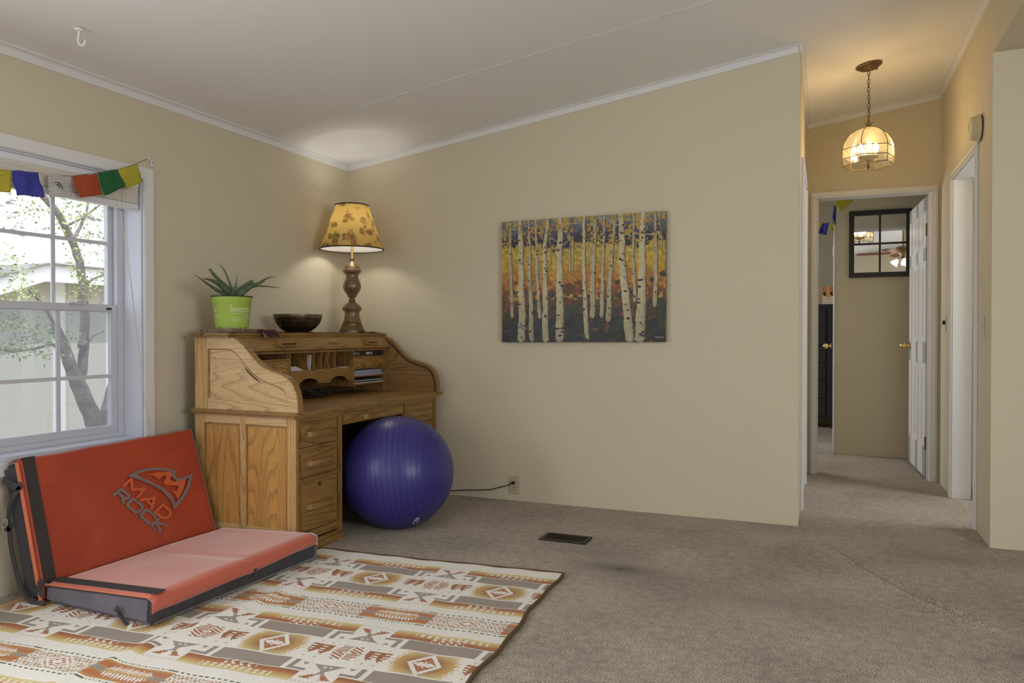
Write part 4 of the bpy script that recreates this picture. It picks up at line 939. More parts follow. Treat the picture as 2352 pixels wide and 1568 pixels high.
def aloe(L, w, dx0, dx1, blunt=False):
    pts0 = [LP(x_, y_, dx0+(dx1-dx0)*i/(len(L)-1)) for i, (x_, y_) in enumerate(L)]
    pts = []
    for i in range(len(pts0)-1):
        a_, b_, c_, d_ = pts0[max(i-1, 0)], pts0[i], pts0[i+1], pts0[min(i+2, len(pts0)-1)]
        for t_ in (0, .25, .5, .75):
            pts.append(.5*((2*b_)+(-a_+c_)*t_+(2*a_-5*b_+4*c_-d_)*t_*t_+(-a_+3*b_-3*c_+d_)*t_**3))
    pts.append(pts0[-1]); n = len(pts)
    rs = [w*(.9+.1*(1-i/n) if blunt and i < n-2 else max(.04, (1-(i/(n-1))**1.6))) for i in range(n)]
    if blunt: rs = [w*(1-.45*i/(n-1)) for i in range(n)]; rs[-1] = w*.35
    mb = MB(); mb.tube(pts, [r_*1.4 for r_ in rs], 10, flat=.9)
    # marginal teeth
    for i in range(2, n-2):
        d = (pts[i+1]-pts[i-1]).normalized(); up_ = Vector((1, 0, 0)).cross(d).normalized()
        for s_ in (-1, 1):
            q_ = pts[i]+up_*rs[i]*s_*.95; mb.poly([q_-d*.0015, q_+up_*s_*.0020+d*.001, q_+d*.0015])
    mb.build('leaf', M['leaf'], pot, True)
aloe([(720, 790), (620, 720), (480, 640), (340, 545), (250, 478), (120, 385)], .0085, .03, .055)
aloe([(820, 790), (720, 700), (600, 590), (470, 510), (360, 478), (262, 468)], .0125, .035, .05)
aloe([(830, 780), (750, 660), (640, 560), (540, 460), (460, 370), (400, 288)], .0100, .0, -.03, True)
aloe([(825, 780), (790, 620), (740, 480), (670, 320), (610, 240), (558, 186)], .0050, -.02, -.05)
aloe([(850, 780), (865, 640), (885, 520), (915, 354)], .0042, 0., .0)
aloe([(860, 780), (920, 690), (1020, 610), (1110, 550), (1185, 506)], .0115, .01, .03, True)
aloe([(900, 800), (1000, 710), (1110, 630), (1230, 570), (1330, 540), (1405, 515)], .0135, .045, .06)
aloe([(930, 790), (1150, 620), (1290, 550), (1400, 480), (1500, 442), (1612, 435)], .0068, .0, -.02)
aloe([(930, 790), (1080, 660), (1240, 603), (1400, 605), (1560, 622), (1716, 637)], .0055, .01, .03)
aloe([(840, 790), (830, 700), (850, 640), (890, 600)], .008, .03, .05, True)
# singing bowl
BC = Vector((-2.862, 3.64, ZT+.006))
t = thing('singing_bowl', tuple(BC), 'dark engraved bronze singing bowl between the plant and the lamp', 'bowl')
mb = MB(); pf = [(.001, 0), (.055, 0), (.078, .006), (.103, .024), (.125, .052), (.136, .078), (.1375, .086)]
inn = [(.1355, .088), (.130, .078), (.118, .050), (.095, .026), (.06, .008), (.001, .006)]
mb.lathe(pf+inn, BC, 64, cap=False); b_ = mb.build('bowl_body', M['bowl'], t, True)
mb = MB(); mb.lathe([(.1376, .083), (.1400, .090), (.1405, .101), (.1385, .103), (.1355, .102), (.1355, .084)], BC, 64, cap=False); mb.build('bowl_rim', M['bowlrim'], b_, True)
mb = MB()
for a0 in (vdir+.05-.35, vdir+.05+.45, vdir+.05-1.15, vdir+.05+1.2, 2.5, 3.3):
    def bp_(du, dv):
        h = .052+dv; r = np.interp(h, [p[1] for p in pf], [p[0] for p in pf])+.0008; a_ = a0+du/.125; return BC+Vector((math.cos(a_)*r, math.sin(a_)*r, h))
    for (cx_, cy_, rr_) in ((0, 0, .010), (0, 0, .016), (-.014, .010, .006), (.014, .010, .006), (-.014, -.010, .006), (.014, -.010, .006), (0, .018, .005), (0, -.018, .005)):
        mb.tube([bp_(cx_+rr_*math.cos(k*.52), cy_+rr_*math.sin(k*.52)) for k in range(13)], .0010, 4, cap=False)
mb.build('engraving', M['bowlrim'], b_, True)
# table lamp
LC = Vector((-2.862, 4.195, ZT+.006)); zs = .002856/4.75
def lz(y): return 1.08+(766-(450+y/4.75))*.002856
lamp = thing('table_lamp', tuple(LC), 'table lamp with turned wooden base and floral parchment shade, lit, on the desk', 'lamp')
z00 = LC.z
def prof(L): return [(r*zs, max(lz(y)-.008, z00)-z00+0.0) for r, y in L]
mb = MB(); mb.lathe([(.001, 0)]+[(138*zs, 0), (140*zs, .010), (136*zs, .014)]+prof([(130, 1440), (118, 1415), (108, 1395), (109, 1385), (103, 1376), (98, 1368), (20, 1368)]), LC, 48); mb.build('brass_foot', M['oldbrass'], lamp, True)
mb = MB(); mb.lathe(prof([(20, 1372), (96, 1370), (101, 1358), (96, 1340), (84, 1310), (79, 1270), (84, 1245), (95, 1242), (103, 1225), (105, 1208), (98, 1192), (80, 1175), (55, 1155), (36, 1140), (34, 1134), (42, 1130), (40, 1122), (30, 1112), (34, 1095), (46, 1086), (56, 1080), (52, 1070), (62, 1055), (82, 1030), (96, 995), (99, 970), (92, 935), (76, 900), (67, 865), (72, 842), (92, 828), (101, 810), (99, 795), (90, 785), (88, 782), (10, 782)]), LC, 48); mb.build('turned_column', M['turned'], lamp, True)
mb = MB(); mb.lathe(prof([(10, 783), (84, 780), (80, 770), (66, 750), (52, 735), (44, 722), (38, 716), (30, 712), (22, 700), (18, 680), (20, 672), (16, 668)]), LC, 40); mb.build('metal_neck', M['oldbrass'], lamp, True)
mb = MB(); mb.lathe(prof([(15, 670), (15, 470), (15, 440)]), LC, 20); mb.build('brass_stem', M['brass'], lamp, True)
SB, ST = 1.632, 1.918; RB, RT = .205, .106
mb = MB(); mb.lathe([(RB, SB-z00), (RT, ST-z00)], LC, 72, cap=False); sh = mb.build('lamp_shade', M['shade'], lamp, True)
mb = MB(); mb.lathe([(RB-.003, SB-z00), (RT-.003, ST-z00)], LC, 72, cap=False); mb.build('shade_lining', liner(), sh, True)
mb = MB()
for R_, z_ in ((RB, SB), (RT, ST)): mb.torus(Vector((LC.x, LC.y, z_)), R_, .0042, (1, 0, 0), (0, 1, 0), 72, 8)
mb.build('shade_trim', mat('brown_braid', (.05, .028, .012), .9, bump=1, bscale=300), sh, True)
mb = MB()
for k in range(3):
    a_ = k*2.094+.4; mb.tube([Vector((LC.x, LC.y, ST-.03)), Vector((LC.x+math.cos(a_)*RT, LC.y+math.sin(a_)*RT, ST))], .0015, 6)
mb.lathe([(.008, 0), (.008, .02)], (LC.x, LC.y, ST-.04), 12); mb.build('shade_spider', M['brass'], lamp, True)
mb = MB(); mb.sphere((LC.x, LC.y, 1.79), .021, 20, 14, (1, 1, 1.25)); bulb = mb.build('bulb', emis('bulb_glow', (1, .9, .75), 4), lamp, True)
pl = bpy.data.lights.new('lamp_light', 'POINT'); pl.energy = 2.2; pl.color = (1, .97, .90); pl.shadow_soft_size = .036
po = bpy.data.objects.new('lamp_light', pl); COL.objects.link(po); po.parent = lamp; po.location = Vector((LC.x, LC.y, 1.79))-LC

# ================================================================== BALL
R = .312; bc = Vector((-2.2035, 3.672, .306))
t = thing('exercise_ball', (bc.x, bc.y, 0), 'large blue exercise ball resting on the carpet in front of the desk kneehole', 'exercise ball')
ax = Vector((1, .38, .10)).normalized()   # axis of the grooves' rings
Q = ax.to_track_quat('Z', 'Y').to_matrix()
mb = MB(); prf = []; nr = 168; gro = [(-.80+.1*k) for k in range(17)]
for k in range(nr+1):
    a_ = math.pi*k/nr; h = -math.cos(a_); r = math.sin(a_)
    dg = min(abs(h-g_) for g_ in gro); dr = -.0007*math.exp(-(dg/.0065)**2)
    prf.append((max(r*(R+dr), 1e-4), h*(R+dr)))
mb.lathe(prf, (0, 0, 0), 96, cap=False)
for v in mb.bm.verts:
    v.co = Q @ v.co
    if v.co.z < -R*.975+.0: v.co.z = -R*.975+(v.co.z+R*.975)*.1
    v.co.z *= 1.0; v.co += bc
b0 = mb.build('ball_skin', M['ball'], t, True)
mb = MB()
for g_ in gro:
    rr_ = math.sqrt(1-g_*g_)*R*1.0002; c_ = bc+ax*g_*R; e1 = ax.orthogonal().normalized(); e2 = ax.cross(e1)
    mb.torus(c_, rr_, .0009, e1, e2, 120, 5)
mb.build('groove_line', M['ballgroove'], b0, True)
mb = MB()
def bpt(u, v):
    d = ray(u, v).normalized(); oc = CAMP-bc; b_ = oc.dot(d); c_ = oc.dot(oc)-(R+.001)**2; t_ = -b_-math.sqrt(max(b_*b_-c_, 0)); return CAMP+d*t_
for L in ([(950, 1200), (954, 1193), (960, 1192)], [(951, 1196), (957, 1195)], [(955, 1204), (958, 1196)], [(961, 1199), (963, 1191)], [(948, 1203), (951, 1201)], [(956, 1190), (963, 1189)]): mb.tube([bpt(*p) for p in L], .0016, 5)
mb.build('printed_mark', M['white'], b0, True)

# ================================================================== CRASH PAD
pad = thing('crash_pad', (-2.6, 2.5, 0), 'folding red bouldering crash pad set up like a low couch under the window', 'crash pad')
Z0 = .018
A = dict(nb=Vector((-2.845, 2.055, Z0)), nf=Vector((-2.262, 2.032, Z0)), ff=Vector((-2.228, 2.962, Z0)), fb=Vector((-2.79, 2.945, Z0)))
Tt = dict(nb=Vector((-2.845, 2.058, .090)), nf=Vector((-2.262, 2.036, .121)), ff=Vector((-2.226, 2.962, .134)), fb=Vector((-2.775, 2.945, .112)))
def soft(mb, c8, bev=.014, cuts=0, amp=0, seed=0):
    mb.hexa(c8, bev, 3)
    if cuts:
        bmesh.ops.subdivide_edges(mb.bm, edges=[e_ for e_ in mb.bm.edges if e_.calc_length() > .05], cuts=cuts, use_grid_fill=True)
        for v in mb.bm.verts:
            w = noise.noise_vector(v.co*5+Vector((seed, 0, 0))); v.co += Vector((w.x, w.y, w.z))*amp
mb = MB(); soft(mb, [A['nb'], A['nf'], A['ff'], A['fb'], Tt['nb'], Tt['nf'], Tt['ff'], Tt['fb']], .014, 8, .003, 1); seat = mb.build('seat_cushion', M['sidegrey'], pad, True)
# red cover over the seat: top and the upper part of the front
def lerp4(s_, t_):  # s along depth (near->far), t from wall to front
    return (Tt['nb'].lerp(Tt['fb'], s_)).lerp(Tt['nf'].lerp(Tt['ff'], s_), t_)
n1, n2 = 40, 26; Pn = []
dropf = lambda s_: .052
for i in range(n1+1):
    s_ = i/n1; row = []
    for j in range(n2+1):
        t_ = j/n2; p = lerp4(s_, t_); w = noise.noise((p.x*4, p.y*4, 2.))*.0035
        crease = -.004*math.exp(-((s_-.52-(t_-.5)*.02)/.02)**2)*min(1, t_*2)
        p = p+Vector((0, 0, .004+w+crease-.008*(max(0, abs(t_-.5)*2-.93)/.07)**2-.006*(max(0, abs(s_-.5)*2-.97)/.03)**2)); row.append(p)
    f_ = row[-1]
    for h in (.008, .02, .035, .05): row.append(Vector((f_.x+.0085+.0015*math.sin(s_*9+h*50), f_.y, f_.z-h*(1.0+.10*math.sin(s_*5)))))
    Pn.append(row)
arr = np.array([[tuple(p) for p in r_] for r_ in Pn]); arr -= np.array(ORG[pad.name])
def child_grid(name, arr, m, parent):
    o = gridmesh(name, arr, m); o.parent = parent; ORG[o.name] = ORG[parent.name]; return o
o = child_grid('seat_cover', arr, M['padseat'], seat); md = o.modifiers.new('t', 'SOLIDIFY'); md.thickness = .003; md.offset = 0; o['label'] = 'red orange top cover of the seat with window glare in its colour'
# near end: thin red lip, velcro strip
mb = MB(); e0 = lerp4(0, 0)+Vector((0, -.004, .001)); e1 = lerp4(0, 1)+Vector((.004, -.004, .001)); mb.tube([e0.lerp(e1, k/8) for k in range(9)], .0035, 6); mb.build('piping', M['padorange'], seat, True)
mb = MB(); k0 = []
for t0, t1 in [(k/12, (k+1)/12) for k in range(12)]:
    a_, b_ = lerp4(.022, t0), lerp4(.022, t1); c_, d_ = lerp4(.075, t1), lerp4(.075, t0); up_ = Vector((0, 0, .0085))
    if t1 <= .93+1e-6 or t0 < .93:
        mb.poly([a_+up_, b_+up_, c_+up_, d_+up_])
bmesh.ops.remove_doubles(mb.bm, verts=mb.bm.verts, dist=1e-4)
vs_ = mb.build('velcro_strip', M['velcro'], seat); md = vs_.modifiers.new('t', 'SOLIDIFY'); md.thickness = .003
# dark lower front band is the cushion itself, darker cloth strip
def fr(s_, z): 
    a_ = A['nf'].lerp(A['ff'], s_); b_ = Tt['nf'].lerp(Tt['ff'], s_); t_ = (z-Z0)/(b_.z-Z0); return a_.lerp(b_, t_)
rows = []
for i in range(31):
    s_ = i/30; rows.append([tuple(fr(s_, z)+Vector((.0030+.0008*math.sin(s_*11+z*60)-(.006 if z < .022 else 0), 0, 0))-Vector(ORG[pad.name])) for z in (Z0+.002, .03, .05, .065, .075)])
o = child_grid('front_skirt', np.array(rows), M['darkgrey'], seat); md = o.modifiers.new('t', 'SOLIDIFY'); md.thickness = .003
# little webbing loop on the near end
q = [onY(265, 1400, 2.028), onY(272, 1404, 2.022), onY(276, 1412, 2.026), onY(284, 1424, 2.026), onY(294, 1436, 2.028)]
mb = MB(); mb.tube(q, .0075, 8, flat=.3); mb.tube([onY(262, 1396, 2.028), onY(270, 1393, 2.02), onY(272, 1402, 2.02)], .005, 6); mb.build('webbing_loop', M['darkgrey'], seat, True)
mb = MB(); c_ = fr(.56, .075)+Vector((.008, 0, 0)); mb.box(c_.x-.002, c_.y-.012, c_.z-.03, c_.x+.004, c_.y+.012, c_.z+.01, bev=.002); mb.build('webbing_tab', M['darkgrey'], seat)
# back cushion leaning on the wall
Bn0, Bn1 = Vector((-2.862, 2.055, .025)), Vector((-3.005, 2.06, .560))   # near bottom/top, front face
Bf0, Bf1 = Vector((-2.805, 2.950, .030)), Vector((-2.985, 2.952, .582))
upn = (Bn1-Bn0).normalized(); nrm = (Bf0-Bn0).cross(Bn1-Bn0).normalized()
if nrm.x < 0: nrm = -nrm
TH = .113
def bk(s_, t_, d=0.0): return Bn0.lerp(Bf0, s_).lerp(Bn1.lerp(Bf1, s_), t_)+nrm*d
mb = MB(); c8 = [bk(0, 0, -TH), bk(0, 0), bk(1, 0), bk(1, 0, -TH), bk(0, 1, -TH+.005), bk(0, 1), bk(1, 1), bk(1, 1, -TH+.005)]
soft(mb, c8, .016, 8, .004, 4); back = mb.build('back_cushion', M['darkgrey'], pad, True)
rows = []
for i in range(45):
    s_ = i/44; row = []
    for j in range(31):
        t_ = j/30; w = noise.noise((s_*3.1, t_*2.2, 7.))*.006+noise.noise((s_*9, t_*7, 2.))*.0015
        fold = -.003*math.exp(-((t_-.0-(s_-.08)*1.6)/.05)**2)*(s_ < .3)
        row.append(bk(s_, t_, .0055+w*.6+fold-.006*(max(0, abs(s_-.5)*2-.97)/.03)**2))
    for d in (.010, .03, .05, .07): row.append(bk(s_, 1.0, .003-d)+Vector((0, 0, .010+.0015*math.sin(s_*21))))
    rows.append([tuple(p-Vector(ORG[pad.name])) for p in row])
o = child_grid('back_cover', np.array(rows), M['padred'], back); md = o.modifiers.new('t', 'SOLIDIFY'); md.thickness = .003; md.offset = 0
mb = MB(); mb.tube([bk(-.006, k/14, .004) for k in range(15)], .0075, 8); mb.build('piping', M['padorange'], back, True)
mb = MB()
for k in range(14):
    a_, b_ = bk(.018, k/14, .0125), bk(.018, (k+1)/14, .0125); c_, d_ = bk(.072, (k+1)/14, .0125), bk(.072, k/14, .0125); mb.poly([a_, b_, c_, d_])
for d0, d1 in ((.0125, -.03), (-.03, -.07)): mb.poly([bk(.018, 1, d0)+Vector((0, 0, .014)), bk(.072, 1, d0)+Vector((0, 0, .014)), bk(.072, 1, d1)+Vector((0, 0, .014)), bk(.018, 1, d1)+Vector((0, 0, .014))])
mb.poly([bk(.018, 1, .0125), bk(.072, 1, .0125), bk(.072, 1, .0125)+Vector((0, 0, .014)), bk(.018, 1, .0125)+Vector((0, 0, .014))])
vs_ = mb.build('velcro_strip', M['velcro'], back); md = vs_.modifiers.new('t', 'SOLIDIFY'); md.thickness = .002
# side straps and buckle on the near end of the back
YS = 2.048
def strapY(L, w, name='strap', m='darkgrey', y=YS, t=.004, rnd=False):
    pts_ = [onY(u, v, y) for u, v in L]; mb = MB()
    Q_ = []
    for i in range(len(pts_)-1):
        a_, b_, c_, d_ = pts_[max(i-1, 0)], pts_[i], pts_[i+1], pts_[min(i+2, len(pts_)-1)]
        for t_ in (0, .25, .5, .75): Q_.append(.5*((2*b_)+(-a_+c_)*t_+(2*a_-5*b_+4*c_-d_)*t_*t_+(-a_+3*b_-3*c_+d_)*t_**3))
    Q_.append(pts_[-1])
    if rnd: mb.tube(Q_, w, 6)
    else:
        A_s, B_s = [], []
        for i, p in enumerate(Q_):
            d_ = (Q_[min(i+1, len(Q_)-1)]-Q_[max(i-1, 0)]); n_s = Vector((-d_.z, 0, d_.x)).normalized()*w/2; A_s.append((p.x+n_s.x, p.z+n_s.z)); B_s.append((p.x-n_s.x, p.z-n_s.z))
        mb.strip(A_s, B_s, 1, y-t, y+.001)
    mb.build(name, M[m], back, rnd)
strapY([(8, 1100), (24, 1112), (40, 1118), (50, 1112)], .026)
strapY([(48, 1118), (36, 1134), (26, 1150), (22, 1170), (20, 1200)], .020)
strapY([(20, 1200), (26, 1206), (22, 1214), (12, 1212)], .022)
strapY([(22, 1210), (27, 1260), (38, 1310), (52, 1350), (68, 1374), (86, 1384), (104, 1386)], .024)
strapY([(44, 1330), (56, 1362), (76, 1384), (102, 1390)], .018, y=YS-.006)
strapY([(98, 1332), (90, 1345), (92, 1358), (102, 1368)], .022, y=YS-.004)
strapY([(74, 1345), (84, 1356), (94, 1346), (100, 1334)], .008, y=YS-.006)
strapY([(5, 1200), (15, 1192), (18, 1203), (8, 1212), (5, 1200)], .003, 'buckle', 'silver', y=YS-.01, rnd=True)
# logo printed on the back
LN = nrm; LP0 = bk(.5, .5, .0145)
def pp(x_, y_, d=0): return onP(x_/3.095, 960+y_/3.095, LP0+LN*d, LN)
def ribbon(mb, outer, inner, d=0):
    n = len(outer)
    for k in range(n):
        mb.poly([pp(*outer[k], d), pp(*outer[(k+1) % n], d), pp(*inner[(k+1) % n], d), pp(*inner[k], d)])
logo = MB()
og = [(900, 408), (1000, 365), (1100, 350), (1200, 356), (1252, 375), (1238, 400), (1265, 427), (1325, 412), (1374, 390), (1350, 490), (1306, 572), (1238, 652), (1215, 588), (1150, 515), (1065, 466), (980, 434)]
ig = [(968, 398), (1040, 376), (1110, 368), (1190, 374), (1222, 382), (1214, 408), (1254, 448), (1316, 434), (1346, 420), (1326, 484), (1288, 556), (1246, 606), (1234, 566), (1168, 500), (1080, 452), (1010, 422)]
ribbon(logo, og, ig); 
G = lambda quad, pts: [(lambda a_, b_: ((1-b_)*((1-a_)*quad[0][0]+a_*quad[1][0])+b_*((1-a_)*quad[3][0]+a_*quad[2][0]), (1-b_)*((1-a_)*quad[0][1]+a_*quad[1][1])+b_*((1-a_)*quad[3][1]+a_*quad[2][1])))(a_, b_) for a_, b_ in pts]
def strokes(mb, quad, paths, w, d=0):
    """quad: baseline-left, baseline-right, top-right, top-left"""
    for path in paths:
        P_ = G(quad, path)
        for (x0, y0), (x1, y1) in zip(P_, P_[1:]):
            dx, dy = x1-x0, y1-y0; l = math.hypot(dx, dy) or 1; nx_, ny_ = -dy/l*w/2, dx/l*w/2; ex, ey = dx/l*w*.35, dy/l*w*.35
            mb.poly([pp(x0-ex+nx_, y0-ey+ny_, d), pp(x1+ex+nx_, y1+ey+ny_, d), pp(x1+ex-nx_, y1+ey-ny_, d), pp(x0-ex-nx_, y0-ey-ny_, d)]); d += .00004
M_ = [[(0, 0), (.08, 1), (.5, .25), (.95, 1), (1, 0)]]
A_ = [[(0, 0), (.6, 1), (1, 0)], [(.42, .3), (.9, .3)]]
D_ = [[(.05, 0), (.05, 1), (.7, 1), (1, .75), (1, .3), (.75, 0), (.05, 0)]]
R_L = [[(0, 0), (.05, 1), (.9, 1), (1, .75), (.85, .5), (.1, .5)], [(.5, .5), (1, 0)]]
O_L = [[(.15, 0), (0, .2), (0, .8), (.15, 1), (.85, 1), (1, .8), (1, .2), (.85, 0), (.15, 0)]]
C_L = [[(1, .85), (.85, 1), (.15, 1), (0, .8), (0, .2), (.15, 0), (1, 0)]]
K_L = [[(0, 0), (0, 1)], [(1, 1), (.12, .5), (1, 0)], [(.12, .5), (0, .5)]]
def word(mb, BL, BR, TR, TL, letters, w, gaps, d=0):
    for L, (a0, a1) in zip(letters, gaps):
        lx = lambda p, q, t_: (p[0]+(q[0]-p[0])*t_, p[1]+(q[1]-p[1])*t_)
        strokes(mb, [lx(BL, BR, a0), lx(BL, BR, a1), lx(TL, TR, a1), lx(TL, TR, a0)], L, w, d)
word(logo, (808, 548), (1142, 806), (1188, 762), (856, 500), [R_L, O_L, C_L, K_L], 20, [(0, .21), (.27, .50), (.56, .77), (.82, 1)])
lg = logo.build('logo_grey', M['logogrey'], back)
word_cal = MB()
cal = [C_L, A_, [[(0, 1), (0, 0), (.6, 0)]], [[(.5, 0), (.5, 1)]], [[(0, 0), (0, 1), (.8, 1)], [(0, .5), (.6, .5)]], O_L, R_L, [[(0, 0), (0, 1), (1, 0), (1, 1)]], [[(.5, 0), (.5, 1)]], A_]
word(word_cal, (966, 706), (1140, 832), (1150, 820), (976, 694), cal, 3.4, [(k/10, k/10+.062) for k in range(10)]); word_cal.build('logo_small_print', M['logogrey'], back)
lo = MB()
word(lo, (878, 482), (1170, 722), (1226, 672), (925, 425), [M_, A_, D_], 19, [(.0, .34), (.42, .68), (.76, 1)])
P1 = [(1040, 400), (1120, 385), (1214, 378), (1186, 440), (1246, 442), (1180, 474), (1150, 460), (1170, 404), (1130, 432), (1095, 408)]
for poly_ in ([(1040, 400), (1120, 386), (1172, 384), (1130, 434), (1092, 408)], [(1172, 384), (1216, 378), (1222, 402), (1206, 440), (1180, 476), (1160, 462), (1186, 408), (1150, 412)], [(1206, 440), (1240, 452), (1322, 432), (1310, 480), (1268, 478), (1180, 476)],
              [(1268, 478), (1310, 480), (1296, 520), (1262, 584), (1252, 548), (1216, 512), (1256, 520)]): lo.poly([pp(*p, .0002) for p in poly_])
lo.build('logo_orange', M['logoorange'], back)

# ================================================================== RUG
th_ = math.radians(3.85); RC = np.array([-1.078, 3.204])
da = np.array([-math.cos(th_), -math.sin(th_)]); db = np.array([math.sin(th_), -math.cos(th_)])
AW, BH, cell = 2.0, 2.02, .0038
na, nb = int(AW/cell), int(BH/cell)
ac = (np.arange(na)+.5)*cell; bc_ = (np.arange(nb)+.5)*cell
Ac, Bc = np.meshgrid(ac, bc_)
def rugpat(a, b):
    pa, pb = .574, .722
    cr = lambda *c: np.array(rgb(*c))
    ivory, grey, brown, oran, gold, yel, grn = cr(226, 220, 210), cr(146, 133, 120), cr(138, 86, 38), cr(172, 104, 58), cr(190, 150, 82), cr(208, 194, 138), cr(84, 88, 64)
    ivory2 = cr(214, 206, 196)
    ua = (a-.182+pa/2) % pa-pa/2; au = np.abs(ua); uh = (a-.182) % pa-pa/2; ah = np.abs(uh)
    vs = (b-.323+pb/2) % pb-pb/2; v = np.abs(vs)
    col = np.zeros(a.shape+(3,))+ivory
    def put(m, c): col[m] = c if np.ndim(c) == 1 else c[m]
    def tri(x, p): return np.abs((x/p) % 1-.5)*2      # 0..1 triangle wave
    def saw(x, p): return (x/p) % 1
    st = lambda x, q: np.floor(x/q)*q                 # stepped
    # grey blocks
    put((v > .088) & (v < .163) & (au < .136), grey)
    # hooks
    hk1 = (ah > .112) & (ah < .131) & (v > .092) & (v < .160)
    hk2 = (v > .143) & (v < .160) & (ah > .062) & (ah < .131)
    put(hk1 | hk2, grey)
    # shaded stripe
    s = (v > .166) & (v < .234) & (au < .2175)
    t = (v-.166)/.068
    gr = brown*(1-np.clip(t*2.4, 0, 1))[..., None]+oran*np.clip(t*2.4, 0, 1)[..., None]
    gr = gr*(1-np.clip((t-.32)*3.2, 0, 1))[..., None]+gold*np.clip((t-.32)*3.2, 0, 1)[..., None]
    gr = gr*(1-np.clip((t-.62)*2.8, 0, 1))[..., None]+yel*np.clip((t-.62)*2.8, 0, 1)[..., None]
    put(s, gr)
    stp = s & (au < .062) & (v < .210) & (((v/.0115).astype(int) % 2 == 0) ^ (saw(ua+.004, .031) < .5)) & (tri(ua+st(v, .0115)*.2, .031) > .42); put(stp, ivory)
    stp2 = s & (au < .135) & (v > .196) & (v < .226) & (tri(ua, .027) > .35+3*np.abs(((v-.196) % .015)/.015-.5)*.3); put(stp2, yel*.3+ivory*.7)
    # ticks beside the stripe
    put((ah < .072) & (v > .222) & (v < .234) & (saw(uh+v*.4, .015) < .45), ivory*.72+grey*.2)
    # hourglass and wings on the half column
    qv = np.abs(v-.152)/.048
    bow = (v > .102) & (v < .202) & (ah < .008+.050*st(qv, .14))
    put(bow & (v < .178), grey*1.05); put(bow & (v >= .178), oran*.9)
    put(bow & (v < .150) & (ah > .004) & (ah < .030*st(qv, .2)) & (tri(v, .018) < .40), ivory)
    put(bow & (v > .160) & (ah < .032*(st(qv, .2)-.15)), ivory)
    put((v > .102) & (v < .120) & (np.abs(ah-.086) < .014*(.120-v)/.018), grey*1.05)
    put((v > .196) & (v < .207) & (ah > .018) & (ah < .046) & (saw(ah, .014) < .6), oran*.9)
    # central diamond with flared teeth
    teeth = (tri(v+.004, .0135)*.030)
    fl_ = (v < .078) & (au < .100-.35*v+teeth) & (au > .004)
    q = np.clip(au/.105+v*2.0, 0, 1)
    fc = brown*(1-np.clip(q*1.9-.7, 0, 1))[..., None]+gold*np.clip(q*1.9-.7, 0, 1)[..., None]
    fc = fc*(1-np.clip(v*14-.45, 0, .8))[..., None]+yel*np.clip(v*14-.45, 0, .8)[..., None]
    put(fl_, fc)
    m = au/.062+v/.082
    put(m < 1.0, ivory); put(m < .70, oran*.92); put((m < .62) & (v < .006), ivory); put((m < .52) & (tri(v, .020) < .42) & (au > .008), ivory); put((m < .3) & (au < .004), ivory)
    # feather on the half column
    f1 = (v < .052) & (ah < .046-.40*v+.014*tri(v+ah*.5, .0165)) & (ah > .0035) & (tri(v+ah*.5, .0165) > .42); put(f1, oran*.85)
    f2 = (v < .060) & (ah > .068) & (ah < .152); k_ = (vs > -.040) & (vs < .034-1.75*np.abs(((ah-.068) % .042)-.021)+.004) ; put(f2 & k_, brown*.6+oran*.4); put(f2 & k_ & (tri(v+.003, .020) < .38) & (((ah-.068) % .042) > .021), ivory)
    put((v > .052) & (v < .066) & (ah > .064) & (ah < .160) & (tri(ah-.068, .042) < .22), yel*.7+oran*.3)
    # sawtooth band
    w = .361-v     # distance to band centre
    inb = w < .066
    put(inb & (au < .152), ivory)
    put((w > .060) & (w < .068) & (au < .145) & (tri(ua+w*.2, .0235) > .45), grn)
    put((w > .061) & (w < .067) & (au >= .145), grn*1.05); put((w > .053) & (w < .067) & (ah < .105) & (tri(uh, .0135) < .5+(w-.06)*20), ivory); put((w > .060) & (w < .070) & (ah < .105) & (tri(uh, .0135) > .62), grn)
    ck = inb & (w < .055) & (au < .152)
    tz = tri(ua+(np.floor(w/.0105) % 2)*.0078, .0156); rowf = (w % .0105)/.0105
    chk = ck & (tz > rowf); 
    cc = (np.floor(w/.0105)+np.floor(au/.0156)) % 3
    cols = np.where((cc == 0)[..., None], oran, np.where((cc == 1)[..., None], yel*.9, grey)); put(chk, cols)
    md_ = au/.068+w/.055; put(md_ < 1.0, ivory); put((md_ < .90) & (md_ > .74) & (tri(w+.002, .014) > .12), oran*.8+ivory*.2); put((md_ < .74), ivory); put((md_ < .56) & (tri(w, .012) > .3), oran); put(md_ < .30, ivory)
    rs_ = inb & (w < .053) & (au >= .145)
    t2 = w/.053; rc = oran*(1-np.clip(np.abs(t2-.55)*2.6-.35, 0, 1))[..., None]+gold*np.clip(np.abs(t2-.55)*2.6-.35, 0, 1)[..., None]
    put(rs_, rc); put(rs_ & (w < .010) & (ah > .085), grey)
    spike = rs_ & (w > .003) & (w < .040) & (ah < .100-w*.9) & (tri(uh+w*.30, .0135) > .30+.9*np.clip(np.abs(w-.020)/.020-.35*(1-ah/.1), 0, 1)); put(spike, ivory)
    put(b < .072, ivory)
    return col
colr = rugpat(Ac, Bc)
